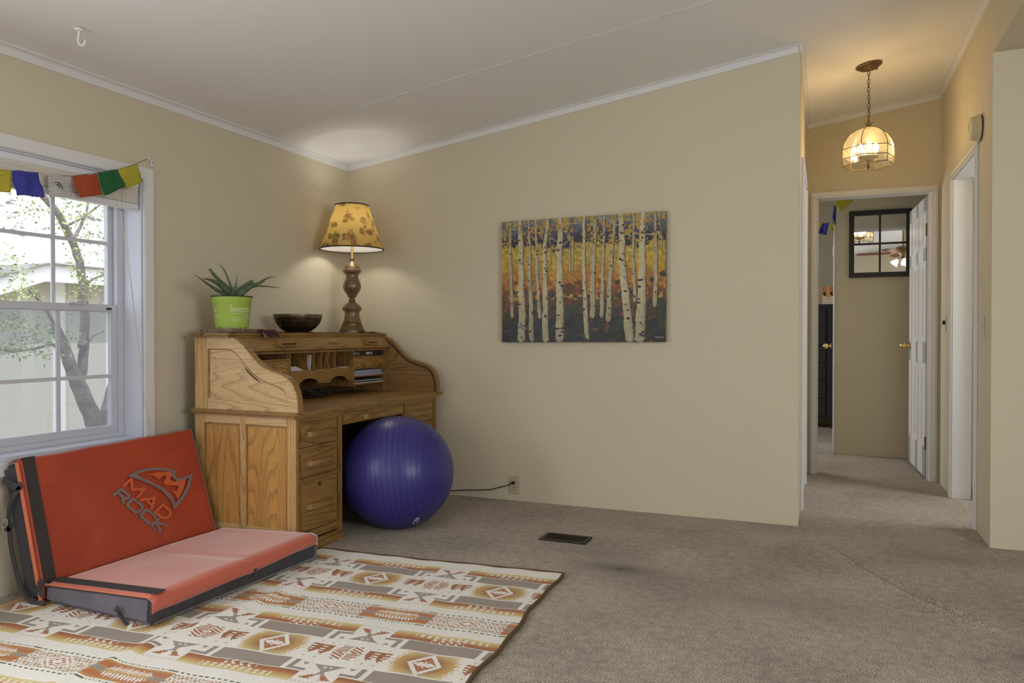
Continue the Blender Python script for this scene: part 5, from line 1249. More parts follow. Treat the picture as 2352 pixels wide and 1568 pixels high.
# slightly uneven dye
nz = rng.rand(*Ac.shape)*.12+.94; colr = colr*nz[..., None]
av = np.arange(na+1)*cell; bv = np.arange(nb+1)*cell; AV, BV = np.meshgrid(av, bv)
wav = .006*np.sin(BV*9+1)+.004*np.sin(BV*23)
wavA = .005*np.sin(AV*6+.5)+.003*np.sin(AV*17)
PX = RC[0]+AV*da[0]+BV*db[0]+wav*np.exp(-AV*6); PY = RC[1]+AV*da[1]+BV*db[1]+wavA*np.exp(-BV*8)
PX = np.maximum(PX, XL+.012)
lim = (PX < -2.33); PY = np.where(lim, np.minimum(PY, 2.968), PY)
PX = np.where((PY > 2.968) & (PX < -2.325), -2.325, PX)
# soft fold running beside the pad's front
dist = PX-(-2.13+.10*(PY-2.0))
PZ = .009+.010*np.exp(-(dist/.030)**2)*np.clip((3.0-PY)/.15, 0, 1)+.0012*np.sin(PX*31+PY*13)
PZ = PZ-.0075*((AV < cell) | (BV < cell))
rug = gridmesh('area_rug', np.stack([PX, PY, PZ], -1), attr_mat('woven_blanket', .9, .5, 420, sheen=.15), colors=colr)
tag(rug, 'ivory, grey and rust geometric patterned blanket rug under the crash pad', 'rug')
mb = MB(); st_ = 8
far = [Vector((PX[0, i], PY[0, i], .008)) for i in range(0, na+1, st_) if PX[0, i] > -2.36]
mb.tube(far, .0075, 8, flat=.75)
rgt = [Vector((PX[j, 0], PY[j, 0], .008)) for j in range(0, nb+1, st_)]
mb.tube(rgt, .0080, 8, flat=.75); mb.build('binding', M['binding'], rug, True)

# ================================================================== PAINTING
def vnoise(x, y, s):
    r_ = np.random.RandomState(s); T = r_.rand(64, 64)
    xi, yi = np.floor(x).astype(int), np.floor(y).astype(int); fx, fy = x-xi, y-yi; fx = fx*fx*(3-2*fx); fy = fy*fy*(3-2*fy)
    g_ = lambda i, j: T[i % 64, j % 64]
    return (g_(xi, yi)*(1-fx)+g_(xi+1, yi)*fx)*(1-fy)+(g_(xi, yi+1)*(1-fx)+g_(xi+1, yi+1)*fx)*fy
def fbm(x, y, s): return (vnoise(x, y, s)*.5+vnoise(x*2.1, y*2.1, s+1)*.3+vnoise(x*4.3, y*4.3, s+2)*.2)
pw, ph = 680, 500
U, V = np.meshgrid((np.arange(pw)+.5)/pw, (np.arange(ph)+.5)/ph)
c = lambda *k: np.array(rgb(*k))
# blend of horizontal colour fields, dabbed
def field(stops, v_):
    out = np.zeros(v_.shape+(3,)); ks = [s_[0] for s_ in stops]
    for ch in range(3): out[..., ch] = np.interp(v_, ks, [s_[1][ch] for s_ in stops])
    return out
dab = fbm(U*26, V*20, 3)-.5; dab2 = fbm(U*60, V*46, 9)-.5
vv = V+dab*.13+dab2*.05
sky, pur, dkb = c(104, 112, 126), c(78, 70, 96), c(34, 34, 46)
img = field([(0, c(150, 150, 140)), (.06, sky), (.13, pur), (.19, dkb), (.215, dkb), (.235, c(196, 172, 62)), (.32, c(206, 176, 58)), (.42, c(196, 150, 40)), (.50, c(186, 120, 30)), (.58, c(150, 84, 22)), (.66, c(104, 64, 24)), (.76, c(70, 56, 30)), (.86, c(48, 46, 32)), (.95, c(34, 32, 36)), (1, c(30, 28, 34))], vv)
m = V > .6
gsp = fbm(U*24, V*19, 31); img[(gsp > .60) & (V > .58)] = c(44, 62, 36); img[(gsp < .34) & (V > .62)] = c(132, 74, 30)
gs2 = fbm(U*16, V*13, 37); img[(gs2 > .63) & (V > .80)] = c(30, 34, 52); img[(gs2 < .33) & (V > .78)] = c(24, 22, 24)
br = fbm(U*34, V*27, 41); img[(br > .62) & (V > .45) & (V < .66)] = c(206, 150, 44); img[(br < .33) & (V > .50) & (V < .68)] = c(112, 62, 24)
low = np.clip((V-.55)*3, 0, 1); img = img*(1+(dab2*.9))[..., None]
# foliage dabs over the upper band
lf = fbm(U*58, V*44, 51); lf2 = fbm(U*11, V*7, 55)
mk = (V < .25) & (lf > .57-.10*(lf2 > .5)+V*.45); img[mk] = (c(196, 168, 76)*(1-.5*vnoise(U*50, V*50, 5))[..., None]+c(176, 118, 40)*(.5*vnoise(U*50, V*50, 5))[..., None])[mk]
for _ in range(26):
    u0, v0 = rng.rand(), rng.rand()*.22; r0 = .004+rng.rand()*.007; mk = ((U-u0)**2+((V-v0)*.8)**2) < r0**2*(1+.5*(dab2*2)); img[mk] = c(198, 130, 34)
for (u0, v0) in ((.165, .34), (.30, .35), (.79, .37), (.89, .34), (.745, .42), (.42, .38), (.49, .39), (.62, .39), (.10, .41)):
    mk = (((U-u0)/1.4)**2+((V-v0)*.8)**2) < .0065**2*(1+2*dab2); img[mk] = c(186, 124, 36)
for (u0, v0, r0) in ((.325, .62, .022), (.47, .64, .022), (.43, .58, .045), (.72, .53, .018), (.92, .53, .02), (.985, .48, .02)):
    mk = (((U-u0))**2+((V-v0)*.8)**2) < (r0*.8)**2*(1+dab*3.5); img[mk] = c(104, 66, 24) if r0 > .03 else c(48, 60, 32)
X0, H0 = 90., 1770.
trunks = [([(195, .0), (187, .22), (200, .55), (213, .78)], 24, 44, .80), ([(300, 0), (316, .22), (316, .55), (326, .78), (320, 1)], 50, 92, 1), ([(404, .05), (410, .22), (411, .42), (430, .7), (436, 1)], 26, 60, 1),
          ([(482, .05), (490, .22), (501, .45), (526, .80)], 26, 44, .81), ([(615, .03), (582, .22), (586, .5), (592, .78), (592, 1)], 36, 76, 1), ([(758, 0), (752, .25), (750, .55), (756, .78), (748, 1)], 52, 100, 1),
          ([(1015, 0), (1015, .28), (1020, .55), (1035, .83), (1052, .975)], 32, 54, .98), ([(1138, 0), (1122, .3), (1112, .55), (1108, .81)], 34, 62, .81), ([(1236, 0), (1222, .3), (1214, .55), (1204, .80)], 24, 46, .81),
          ([(1345, 0), (1318, .25), (1290, .55), (1280, .83)], 28, 60, .84), ([(1412, 0), (1418, .2), (1425, .42), (1458, .65), (1505, 1)], 56, 100, 1), ([(1540, 0), (1536, .3), (1550, .68)], 20, 40, .69),
          ([(1640, 0), (1625, .25), (1626, .55), (1616, .78), (1605, 1)], 54, 112, 1), ([(1758, 0), (1762, .3), (1766, .5), (1752, .72)], 24, 50, .73),
          ([(640, .12), (655, .37)], 8, 10, .37), ([(870, .15), (862, .44)], 8, 16, .44), ([(896, .15), (892, .44)], 8, 16, .44), ([(1066, .15), (1060, .4)], 8, 12, .4), ([(1812, .1), (1822, .35)], 6, 10, .35)]
for k, (pth, w0, w1_, vend) in enumerate(trunks):
    cxx = np.interp(V, [p[1] for p in pth], [p[0] for p in pth])/H0-X0/H0+0; cxx += (fbm(V*14+k*7, V*0+k, 60+k)-.5)*.008
    wd = (w0+(w1_-w0)*V/max(vend, .01))/H0/2*(1+.25*(fbm(V*40+k, V*0, 80+k)-.5)); wd = np.where(V > vend-.02, wd*np.clip((vend-V+.012)/.03, .3, 1), wd)
    ins = (np.abs(U-cxx) < wd) & (V < vend) & (V > pth[0][1]*0)
    if w1_ < 20: ins &= V > pth[0][1]
    s_ = (U-cxx)/wd
    base = c(214, 202, 160)*np.ones(U.shape+(1,)); shade_ = c(158, 132, 84)
    t_ = np.clip((s_-.15)*1.1+(fbm(U*90, V*60, 90+k)-.5)*1.3, 0, 1)*.75
    tc_ = base*(1-t_)[..., None]+shade_*t_[..., None]
    if k in (0, 2, 3, 7, 8, 9, 11, 13): tc_ = tc_*.82
    lav = (fbm(U*34, V*20, 99+k) > .74); tc_[lav] = c(150, 144, 156)
    hid = (V < .24) & (lf > .60) & (U*37 % 1 > .2)
    img[ins & ~hid] = tc_[ins & ~hid]
    edge_ = (np.abs(U-cxx-wd*.92) < .0018) & (V < vend) & ~hid; img[edge_] = c(70, 52, 34)
    kn = 5+int(w1_/14)
    for j in range(kn):
        kv = rng.rand()*vend; ku = np.interp(kv, [p[1] for p in pth], [p[0] for p in pth])/H0-X0/H0; sd = rng.choice([-.6, 0, .6]); ww = (w0+(w1_-w0)*kv)/H0/2
        mk = (((U-ku-sd*ww)/(ww*.38))**2+((V-kv)/.0075)**2 < 1+dab2*6) & ins; img[mk] = c(52, 38, 34)
for (pt) in ([(780, .06), (840, .045), (940, .055)], [(640, .15), (720, .19)], [(780, .22), (840, .19)], [(1290, .05), (1380, .09)], [(1460, .16), (1530, .18), (1590, .22)], [(1660, .17), (1740, .172), (1800, .165)], [(1670, .12), (1700, .07)], [(200, .07), (270, .07)]):
    uu = [p[0]/H0-X0/H0 for p in pt]; yv = np.interp(U, uu, [p[1] for p in pt], left=-9, right=-9); img[np.abs(V-yv) < .003] = c(206, 190, 150)
sg = (V > .955) & (V < .972) & (U > .94) & (U < .99) & (np.sin(U*900) > -.2); img[sg] = c(180, 170, 160)
img = np.clip(img*(.72-.20*np.clip((V-.6)*3, 0, 1))[..., None]*(1+dab2*.5)[..., None], 0.004, 1)
px0, px1, pz0, pz1 = -1.922, -.869, 1.028, 1.803; yp = YB-.036
UU, VV = np.meshgrid(np.linspace(0, 1, pw+1), np.linspace(0, 1, ph+1))
paint = thing('canvas_painting', (px0, YB, pz0), 'unframed canvas of white birch trunks against yellow autumn woods on the back wall', 'painting')
Pp = np.stack([px0+UU*(px1-px0), np.full(UU.shape, yp)-.0007*np.abs(vnoise(UU*160, VV*130, 4)), pz1-VV*(pz1-pz0)+(UU-.5)*.006], -1)-np.array(ORG[paint.name])
o = gridmesh('painted_face', Pp, attr_mat('oil_paint', .42, .35, 260, spec=.5), colors=img); o.parent = paint
mb = MB(); mb.hexa([(px0, yp+.0008, pz0-.003), (px1, yp+.0008, pz0+.003), (px1, YB-.003, pz0+.003), (px0, YB-.003, pz0-.003), (px0, yp+.0008, pz1-.003), (px1, yp+.0008, pz1+.003), (px1, YB-.003, pz1+.003), (px0, YB-.003, pz1-.003)]); mb.build('canvas_edge', mat('canvas_side', (.10, .08, .055), .7, nscale=25, ncol=(.35, .3, .2), namt=.7), paint)

# ================================================================== SMALL WALL AND FLOOR THINGS
# outlet
oc = Vector((-1.851, YB, .100))
t = thing('wall_outlet', tuple(oc), 'almond duplex outlet low on the back wall with a black plug', 'outlet')
mb = MB(); mb.box(oc.x-.036, YB-.006, oc.z-.058, oc.x+.036, YB, oc.z+.058, bev=.003); pt = mb.build('cover_plate', M['outlet'], t)
mb = MB(); mb.box(oc.x-.017, YB-.0075, oc.z-.034, oc.x+.017, YB-.005, oc.z+.034, bev=.001); mb.build('receptacle', M['outlet'], pt)
mb = MB()
for dz in (.018, -.018):
    mb.box(oc.x-.0075, YB-.0082, oc.z+dz-.001, oc.x-.0055, YB-.007, oc.z+dz+.008); mb.box(oc.x+.0055, YB-.0082, oc.z+dz-.001, oc.x+.0075, YB-.007, oc.z+dz+.008); mb.tube([(oc.x, YB-.0082, oc.z+dz-.008), (oc.x, YB-.007, oc.z+dz-.008)], .0028, 10)
mb.build('slots', M['void'], pt)
t = thing('power_cord', (oc.x, YB-.02, oc.z+.02), 'black power cord plugged into the back wall outlet and running behind the ball', 'power cord')
pz = oc.z+.018
mb = MB(); mb.box(oc.x-.013, YB-.030, pz-.009, oc.x+.011, YB-.0085, pz+.008, bev=.004); mb.build('plug', M['black'], t, True)
pts = [Vector((oc.x-.008, YB-.024, pz-.003))]+[onY(u, v, YB-.012) for u, v in ((1172, 1112), (1160, 1116), (1142, 1120), (1128, 1124), (1100, 1125), (1070, 1125), (1050, 1126), (1041, 1127), (1030, 1125), (1010, 1122), (990, 1120))]
mb = MB(); mb.tube(pts, .0032, 8); mb.build('cord', M['black'], t, True)
# floor register
rg = Vector((-1.252, 3.782, 0)); ang = math.radians(-1)
t = thing('floor_register', tuple(rg), 'dark metal floor register sunk in the carpet before the back wall', 'floor vent')
mb = MB(); L_, W_ = .125, .070
mb.box(rg.x-L_, rg.y-W_, .001, rg.x+L_, rg.y+W_, .0025); mb.build('duct_opening', M['void'], t)
mb = MB(); bw = .020
mb.box(rg.x-L_, rg.y-W_, .002, rg.x+L_, rg.y-W_+bw*.8, .008, bev=.002); mb.box(rg.x-L_, rg.y+W_-bw*.8, .002, rg.x+L_, rg.y+W_, .008, bev=.002); mb.box(rg.x-L_, rg.y-W_, .002, rg.x-L_+bw, rg.y+W_, .008, bev=.002); mb.box(rg.x+L_-bw, rg.y-W_, .002, rg.x+L_, rg.y+W_, .008, bev=.002)
mb.build('register_frame', M['grate'], t)
for k in range(15):
    x = rg.x-L_+bw+.008+k*((2*L_-2*bw-.016)/14); mb = MB(); mb.box(x-.0016, rg.y-W_+bw*.8, .002, x+.0016, rg.y+W_-bw*.8, .0072); mb.build('louver', M['grate'], t)
# smoke alarm on the right hall wall
sa = Vector((XR, 4.745, 2.187))
t = thing('smoke_alarm', tuple(sa), 'round cream smoke alarm mounted high on the right hall wall', 'smoke alarm')
mb = MB(); mb.lathe([(.0, -.006), (.068, -.006), (.070, 0)], sa, 40, axis=0); mb.build('mounting_ring', M['black'], t, True)
mb = MB(); mb.lathe([(.070, -.007), (.073, -.012), (.073, -.020), (.066, -.024)], sa, 40, axis=0); mb.lathe([(.062, -.022), (.064, -.030), (.063, -.048), (.055, -.056), (.02, -.058)], sa, 40, axis=0); b_ = mb.build('alarm_body', M['cream'], t, True)
mb = MB(); mb.lathe([(.020, -.057), (.020, -.060)], sa+Vector((0, .015, .01)), 20, axis=0); mb.build('test_button', M['cream'], b_)
# switches
t = thing('light_switch', (XR, 4.637, 1.12), 'ivory toggle switch plate on the wall strip before the side doorway', 'light switch')
mb = MB(); mb.box(XR-.005, 4.602, 1.062, XR, 4.672, 1.178, bev=.003); pt = mb.build('switch_plate', M['switch'], t)
mb = MB(); mb.box(XR-.018, 4.632, 1.118, XR-.004, 4.642, 1.132, bev=.002); mb.build('toggle', M['switch'], pt)
t = thing('light_switch', (XR, 5.98, 1.15), 'narrow switch plate with a dark toggle near the hall end corner', 'light switch')
mb = MB(); mb.box(XR-.005, 5.945, 1.092, XR, 6.015, 1.208, bev=.003); pt = mb.build('switch_plate', M['switch'], t)
mb = MB(); mb.box(XR-.022, 5.968, 1.142, XR-.004, 5.992, 1.170, bev=.003); mb.build('toggle', M['black'], pt)

# ================================================================== PENDANT
PX0, PY0 = .250, 5.20
cz0 = cz(PX0)
pen = thing('pendant_light', (PX0, PY0, cz0), 'lit hexagonal glass and brass lamp hanging on a chain from the hall ceiling', 'pendant light')
po_ = Vector((PX0, PY0, 0))
slope = math.atan(.1415)
mb = MB()
cprof = [(.001, 0), (.074, 0), (.076, -.006), (.070, -.012), (.060, -.013), (.056, -.020), (.040, -.026), (.018, -.032), (.010, -.036), (.001, -.036)]
mb.lathe(cprof, (0, 0, 0), 36, cap=False)
for k in range(16):
    a_ = 2*math.pi*k/16; mb.tube([Vector((math.cos(a_)*.020, math.sin(a_)*.020, -.031)), Vector((math.cos(a_)*.053, math.sin(a_)*.053, -.021))], .0035, 6)
for a_ in (.5, 3.6): mb.sphere((math.cos(a_)*.048, math.sin(a_)*.048, -.028), .006, 10, 8)
bmesh.ops.rotate(mb.bm, verts=mb.bm.verts, matrix=Matrix.Rotation(-slope, 3, 'Y'), cent=(0, 0, 0)); bmesh.ops.translate(mb.bm, verts=mb.bm.verts, vec=(PX0, PY0, cz0-.001))
mb.build('canopy', M['oldbrass'], pen, True)
ztop, z_b1, z_b2, z_rim = 2.360, 2.227, 2.169, 2.122
zc_ = cz0-.040; k = 0; pitch_ = .0235; links = int((zc_-ztop-.045)/pitch_)
pitch_ = (zc_-ztop-.045)/links
for k in range(links):
    z = zc_-pitch_*(k+.5); ax_ = Vector((1, 0, 0)) if k % 2 == 0 else Vector((.3, 1, 0)).normalized()
    mb = MB(); mb.torus(Vector((PX0, PY0, z)), .0085, .0019, ax_, (0, 0, 1), 16, 6, sx=.95, sy=1.75); mb.build('chain_link', M['oldbrass'], pen, True)
mb = MB(); mb.tube([(PX0+.004, PY0-.006, cz0-.03), (PX0-.006, PY0+.006, 2.6), (PX0+.006, PY0-.004, 2.5), (PX0-.004, PY0, ztop)], .0016, 6); mb.build('wire', M['oldbrass'], pen, True)
mb = MB(); mb.lathe([(.001, ztop-.004), (.016, ztop-.002), (.012, ztop+.006), (.008, ztop+.016), (.012, ztop+.022), (.006, ztop+.030), (.004, ztop+.045), (.001, ztop+.047)], (PX0, PY0, 0), 18, cap=False)
for k in range(6):
    a_ = k*math.pi/3; mb.tube([po_+Vector((math.cos(a_)*.010, math.sin(a_)*.010, ztop+.010)), po_+Vector((math.cos(a_)*.018, math.sin(a_)*.018, ztop+.022)), po_+Vector((math.cos(a_)*.022, math.sin(a_)*.022, ztop+.034))], [.003, .0025, .001], 5)
mb.build('finial_crown', M['oldbrass'], pen, True)
Rp = .150
rgt_ = Vector((math.cos(YAW), math.sin(YAW), 0)); tow = Vector((math.sin(YAW), -math.cos(YAW), 0))
def hv(k, R_, z): a_ = math.radians(11+60*k); return po_+rgt_*math.cos(a_)*R_+tow*math.sin(a_)*R_+Vector((0, 0, z))
dome = [(Rp, z_b1), (Rp*.965, z_b1+.030), (Rp*.88, z_b1+.058), (Rp*.74, z_b1+.086), (Rp*.55, z_b1+.108), (Rp*.32, z_b1+.124), (.018, ztop-.001)]
def came(mb, pts, r=.0026): mb.tube(pts, r, 6)
mb = MB()
for k in range(6):
    came(mb, [hv(k, r_, z_) for r_, z_ in dome]); came(mb, [hv(k, Rp, z_b1), hv(k, Rp, z_rim)])
    for z_ in (z_b1, z_b2, z_rim): came(mb, [hv(k, Rp, z_), hv(k+1, Rp, z_)], .0024)
mb.build('brass_came', M['oldbrass'], pen, True)
gl_dome = glass('amber_pale_glass', (.97, .95, .88), gloss=.10, rough=.08, haze=.075, hazecol=(.95, .92, .78))
gl_band = glass('etched_glass', (.97, .95, .88), gloss=.14, rough=.14, haze=.08, hazecol=(.95, .93, .85))
gl_low = glass('bevelled_glass', (.97, .96, .90), gloss=.12, rough=.05, haze=.05, hazecol=(.95, .9, .7))
for k in range(6):
    mb = MB(); 
    for (r0, z0), (r1, z1) in zip(dome, dome[1:]): mb.poly([hv(k, r0, z0), hv(k+1, r0, z0), hv(k+1, r1, z1), hv(k, r1, z1)])
    bmesh.ops.remove_doubles(mb.bm, verts=mb.bm.verts, dist=1e-5); mb.build('dome_glass', gl_dome, pen)
    mb = MB(); mb.poly([hv(k, Rp, z_b2), hv(k+1, Rp, z_b2), hv(k+1, Rp, z_b1), hv(k, Rp, z_b1)]); g_ = mb.build('etched_panel', gl_band, pen)
    mb = MB(); e_ = (hv(k+1, Rp, 0)-hv(k, Rp, 0))
    for s_ in (.2, .5, .8):
        c_ = hv(k, Rp, 0)+e_*s_+Vector((0, 0, (z_b1+z_b2)/2)); out_ = (c_-Vector((PX0, PY0, c_.z))).normalized()*.002
        for r_ in (.010, .017): mb.torus(c_+out_, r_, .0011, e_.normalized(), (0, 0, 1), 16, 4)
        for q_ in (-1, 1): mb.tube([c_+out_+e_*.07*q_+Vector((0, 0, .02)), c_+out_+e_*.11*q_, c_+out_+e_*.07*q_-Vector((0, 0, .02))], .0011, 4)
    mb.build('etching', glass('frosted_etch', (.8, .78, .7), gloss=.1, rough=.3, haze=.35, hazecol=(.8, .75, .6)), g_)
    mb = MB(); mb.poly([hv(k, Rp, z_rim), hv(k+1, Rp, z_rim), hv(k+1, Rp, z_b2), hv(k, Rp, z_b2)]); mb.build('lower_panel', gl_low, pen)
mb = MB(); mb.lathe([(.001, 2.150), (.012, 2.152), (.045, 2.166), (.060, 2.172), (.060, 2.178), (.001, 2.180)], (PX0, PY0, 0), 30, cap=False); mb.lathe([(.006, 2.098), (.004, 2.104), (.010, 2.112), (.006, 2.120), (.010, 2.128), (.004, 2.136), (.008, 2.152)], (PX0, PY0, 0), 16); mb.tube([(PX0, PY0, 2.178), (PX0, PY0, ztop)], .004, 8); mb.build('socket_dish', M['oldbrass'], pen, True)
em = emis('pendant_bulb_glow', (1, .86, .62), 14)
for k in range(3):
    a_ = math.radians(30+120*k); c_ = Vector((PX0+math.cos(a_)*.050, PY0+math.sin(a_)*.050, 0))
    mb = MB(); mb.lathe([(.011, 2.178), (.011, 2.206)], c_, 12); mb.build('candle_sleeve', M['paper'], pen, True)
    mb = MB(); mb.lathe([(.006, 2.206), (.013, 2.216), (.017, 2.232), (.013, 2.250), (.005, 2.264), (.001, 2.270)], c_, 16, cap=False); mb.build('bulb', em, pen, True)
    pl = bpy.data.lights.new('pendant_glow', 'POINT'); pl.energy = .85; pl.color = (1, .60, .15); pl.shadow_soft_size = .012
    q_ = bpy.data.objects.new('pendant_glow', pl); COL.objects.link(q_); q_.parent = pen; q_.location = c_+Vector((0, 0, 2.24))-Vector(ORG[pen.name])+Vector((math.cos(a_), math.sin(a_), 0))*.02

# ================================================================== BEDROOM THINGS
wd = Vector((3.312, -.09, 0)).normalized(); wn = Vector((wd.y, -wd.x, 0)); 
if wn.y > 0: wn = -wn
mc = Vector((.449, BW-.0098, 1.869))
def MP(a_, z_, t_): return mc+wd*a_+Vector((0, 0, z_))+wn*t_
mir = thing('wall_mirror', tuple(mc), 'black framed four-pane mirror on the bedroom wall seen through the doorway', 'mirror')
def mbx(mb, a0, a1, z0, z1, t0, t1, bev=0): mb.hexa([MP(a0, z0, t1), MP(a1, z0, t1), MP(a1, z0, t0), MP(a0, z0, t0), MP(a0, z1, t1), MP(a1, z1, t1), MP(a1, z1, t0), MP(a0, z1, t0)], bev)
hw, hh, fw = .247, .293, .042
mb = MB(); mbx(mb, -hw, -hw+fw, -hh, hh, .002, .03, .002); mbx(mb, hw-fw, hw, -hh, hh, .002, .03, .002); mbx(mb, -hw+fw, hw-fw, hh-fw, hh, .002, .03, .002); mbx(mb, -hw+fw, hw-fw, -hh, -hh+fw, .002, .03, .002)
mbx(mb, -.008, .008, -hh+fw, hh-fw, .004, .024); mbx(mb, -hw+fw, hw-fw, -.008, .008, .004, .0235); mb.build('mirror_frame', M['blackwood'], mir)
for sx_ in (-1, 1):
    for sz_ in (-1, 1):
        a0, a1 = sorted((sx_*.008, sx_*(hw-fw))); z0, z1 = sorted((sz_*.008, sz_*(hh-fw))); mb = MB(); mb.poly([MP(a0, z0, .010), MP(a1, z0, .010), MP(a1, z1, .010), MP(a0, z1, .010)]); mb.build('mirror_pane', M['mirror'], mir)
# dark dresser beyond
dr = thing('dresser', (-.2, 9.5, 0), 'tall black chest of drawers in the far bedroom behind the wall edge', 'dresser')
mb = MB(); mb.box(-.45, 9.35, .10, .13, 9.80, 1.40, bev=.004); mb.box(-.46, 9.34, 1.38, .14, 9.80, 1.415, bev=.003)
for x_ in (-.44, .075): mb.box(x_, 9.36, 0, x_+.045, 9.42, .12)
mb.build('carcass', M['dresser'], dr)
for k in range(6):
    z0 = .14+k*.205; mb = MB(); mb.box(-.40, 9.335, z0, .02, 9.352, z0+.195, bev=.004); mb.build('drawer', M['dresser'], dr)
# cat picture on the dresser
n_ = 120; U2, V2 = np.meshgrid((np.arange(n_)+.5)/n_, (np.arange(n_)+.5)/n_)
fur = np.zeros((n_, n_, 3))+np.array(rgb(214, 160, 110)); strp = np.sin(U2*38+fbm(U2*6, V2*6, 7)*7)*(V2 < .42); fur[strp > .45] = rgb(176, 108, 58)
wht = (V2 > .62+.6*np.abs(U2-.5)*-.2) & (np.abs(U2-.5) < .42); fur[wht] = rgb(232, 214, 198); fur[(np.abs(U2-.5) < .06) & (V2 < .62)] = rgb(226, 178, 132)
for cx_ in (.24, .76):
    e_ = (U2-cx_)**2+((V2-.42)*1.05)**2; fur[e_ < .0145] = rgb(120, 84, 40); fur[e_ < .0095] = rgb(20, 16, 18); fur[((U2-cx_-.03)**2+(V2-.39)**2) < .0007] = rgb(230, 230, 230)
fur[(np.abs(U2-.5) < (.66-V2)*.55) & (V2 > .58) & (V2 < .66)] = rgb(196, 112, 96); fur[(np.abs(U2-.5) < .008) & (V2 > .66) & (V2 < .74)] = rgb(150, 96, 80)
fur[(np.abs(V2-(.76-np.abs(np.abs(U2-.5)-.09)*.4)) < .010) & (np.abs(U2-.5) < .18)] = rgb(160, 110, 92)
A2, B2 = np.meshgrid(np.linspace(0, 1, n_+1), np.linspace(0, 1, n_+1))
cp = thing('cat_picture', (.05, 9.4, 1.42), 'square print of an orange kitten face standing on the black dresser', 'picture')
cx0, cx1, cz1_, cz0_ = -.030, .118, 1.625, 1.417
o = gridmesh('printed_face', np.stack([cx0+A2*(cx1-cx0), np.full(A2.shape, 9.40), cz1_-B2*(cz1_-cz0_)], -1)-np.array(ORG[cp.name]), attr_mat('cat_print', .6, 0, 100), colors=fur); o.parent = cp
mb = MB(); mb.box(cx0, 9.401, cz0_, cx1, 9.412, cz1_); mb.build('backing_board', M['paper'], cp)
# bedroom prayer flags
def bflag(col, q, y, label, seed):
    C4 = [onY(u, v, y) for u, v in q]; n = 10; Pn = np.zeros((n+1, n+1, 3)); UV = np.zeros((n+1, n+1, 2))
    for j in range(n+1):
        for i in range(n+1):
            s_, t_ = i/n, j/n; p = C4[0].lerp(C4[1], s_).lerp(C4[3].lerp(C4[2], s_), t_); w = noise.noise((s_*2+seed, t_*2, seed)); p = p+Vector((0, w*.02, w*.008)); Pn[j, i] = p; UV[j, i] = (s_, 1-t_)
    o = gridmesh('prayer_flag', Pn, M['flag_'+col], uv=UV); md = o.modifiers.new('t', 'SOLIDIFY'); md.thickness = .0008
    return tag(o, label, 'flag', 'prayer flags in the bedroom')
bflag('yellow', [(1921, 440), (1985, 436), (1932, 487), (1918, 470)], 7.20, 'yellow printed prayer flag hanging at the top of the bedroom doorway', 11)
bflag('blue', [(1915, 472), (1921, 470), (1920, 520), (1912, 502)], 7.30, 'dark blue prayer flag hanging at the bedroom wall edge below the yellow one', 12)
bflag('yellow', [(1912, 508), (1921, 520), (1918, 535), (1905, 525)], 7.60, 'small yellow prayer flag scrap at the bedroom wall edge', 13)
bflag('yellow', [(1870, 512), (1890, 510), (1884, 536), (1872, 540)], 8.60, 'yellow green prayer flag in the far bedroom at the left jamb', 14)
bflag('blue', [(1887, 514), (1904, 511), (1898, 540), (1879, 536)], 8.60, 'dark blue prayer flag in the far bedroom left of the wall edge', 15)
bflag('yellow', [(1916, 530), (1920, 530), (1919, 578), (1916, 578)], 7.52, 'narrow yellow flag strip running down the bedroom wall edge', 16)
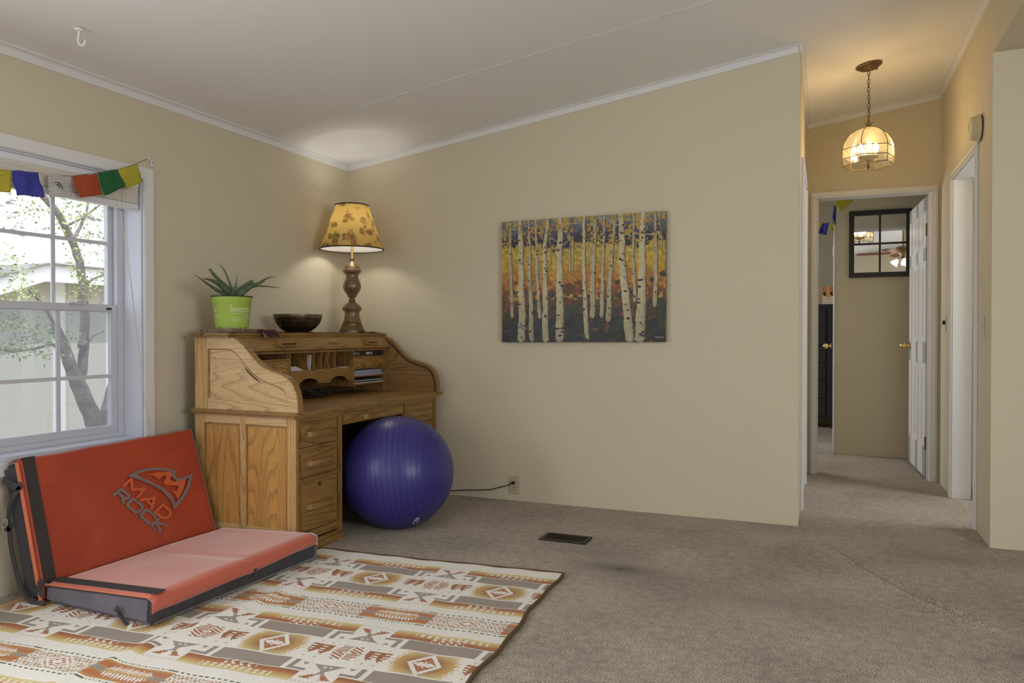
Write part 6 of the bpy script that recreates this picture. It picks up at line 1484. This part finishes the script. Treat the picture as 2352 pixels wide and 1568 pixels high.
# ================================================================== CEILING FAN (seen in the mirror)
FC = Vector((.80, 1.9, 2.32))
fan = thing('ceiling_fan', (FC.x, FC.y, cz(FC.x)), 'ceiling fan with red-brown blades and glass lights, reflected in the bedroom mirror', 'ceiling fan')
mb = MB(); mb.lathe([(.06, cz(FC.x)-.001), (.055, cz(FC.x)-.03), (.02, cz(FC.x)-.05)], (FC.x, FC.y, 0), 24); mb.tube([(FC.x, FC.y, cz(FC.x)-.03), (FC.x, FC.y, FC.z+.06)], .012, 12); mb.build('downrod', M['fanmetal'], fan, True)
mb = MB(); mb.lathe([(.02, .09), (.06, .08), (.10, .06), (.11, .02), (.10, -.02), (.05, -.045), (.03, -.08), (.045, -.10), (.02, -.12)], FC, 32); mb.build('motor_housing', M['fanmetal'], fan, True)
for k in range(5):
    a_ = math.radians(180+6+72*k); d_ = Vector((math.cos(a_), math.sin(a_), 0)); s_ = Vector((-d_.y, d_.x, -.16)).normalized()
    mb = MB(); c_ = FC+Vector((0, 0, -.015)); pr_ = [(.17, .045), (.25, .055), (.45, .062), (.58, .060), (.63, .045), (.65, .02)]
    top_ = [c_+d_*r_+s_*w_ for r_, w_ in pr_]+[c_+d_*r_-s_*w_ for r_, w_ in pr_[::-1]]; dn_ = [p-Vector((0, 0, .006)) for p in top_]
    A1 = [mb.bm.verts.new(p) for p in top_]; B1 = [mb.bm.verts.new(p) for p in dn_]; mb.bm.faces.new(A1); mb.bm.faces.new(B1[::-1])
    for i in range(len(A1)): mb.bm.faces.new((A1[i], B1[i], B1[(i+1) % len(A1)], A1[(i+1) % len(A1)]))
    b_ = mb.build('fan_blade', M['blade'], fan)
    mb = MB(); mb.tube([c_+d_*.08, c_+d_*.14+Vector((0, 0, -.012)), c_+d_*.22+Vector((0, 0, -.006))], [.010, .012, .014], 8, flat=.4); mb.build('blade_iron', M['fanmetal'], b_, True)
gem = emis('fan_globe_glow', (1, .88, .66), 2)
for k in range(3):
    a_ = math.radians(200+120*k); d_ = Vector((math.cos(a_), math.sin(a_), 0)); c_ = FC+Vector((0, 0, -.10))
    mb = MB(); mb.tube([c_, c_+d_*.05+Vector((0, 0, .005)), c_+d_*.075+Vector((0, 0, -.02))], .008, 8); arm = mb.build('light_arm', M['fanmetal'], fan, True)
    mb = MB(); e0 = c_+d_*.075+Vector((0, 0, -.02)); dd = (d_+Vector((0, 0, -1.1))).normalized(); s1 = dd.orthogonal().normalized(); s2 = dd.cross(s1); rings = []
    for (r_, h_) in ((.014, 0), (.026, .02), (.038, .045), (.046, .07), (.058, .09)):
        rings.append([mb.bm.verts.new(e0+dd*h_+(s1*math.cos(j*math.pi/8)+s2*math.sin(j*math.pi/8))*(r_*(1+.10*math.sin(j*math.pi/8*6)*(h_/.09)))) for j in range(16)])
    for A1, B1 in zip(rings, rings[1:]):
        for j in range(16): mb.bm.faces.new((A1[j], A1[(j+1) % 16], B1[(j+1) % 16], B1[j]))
    mb.build('tulip_glass', gem, arm, True)
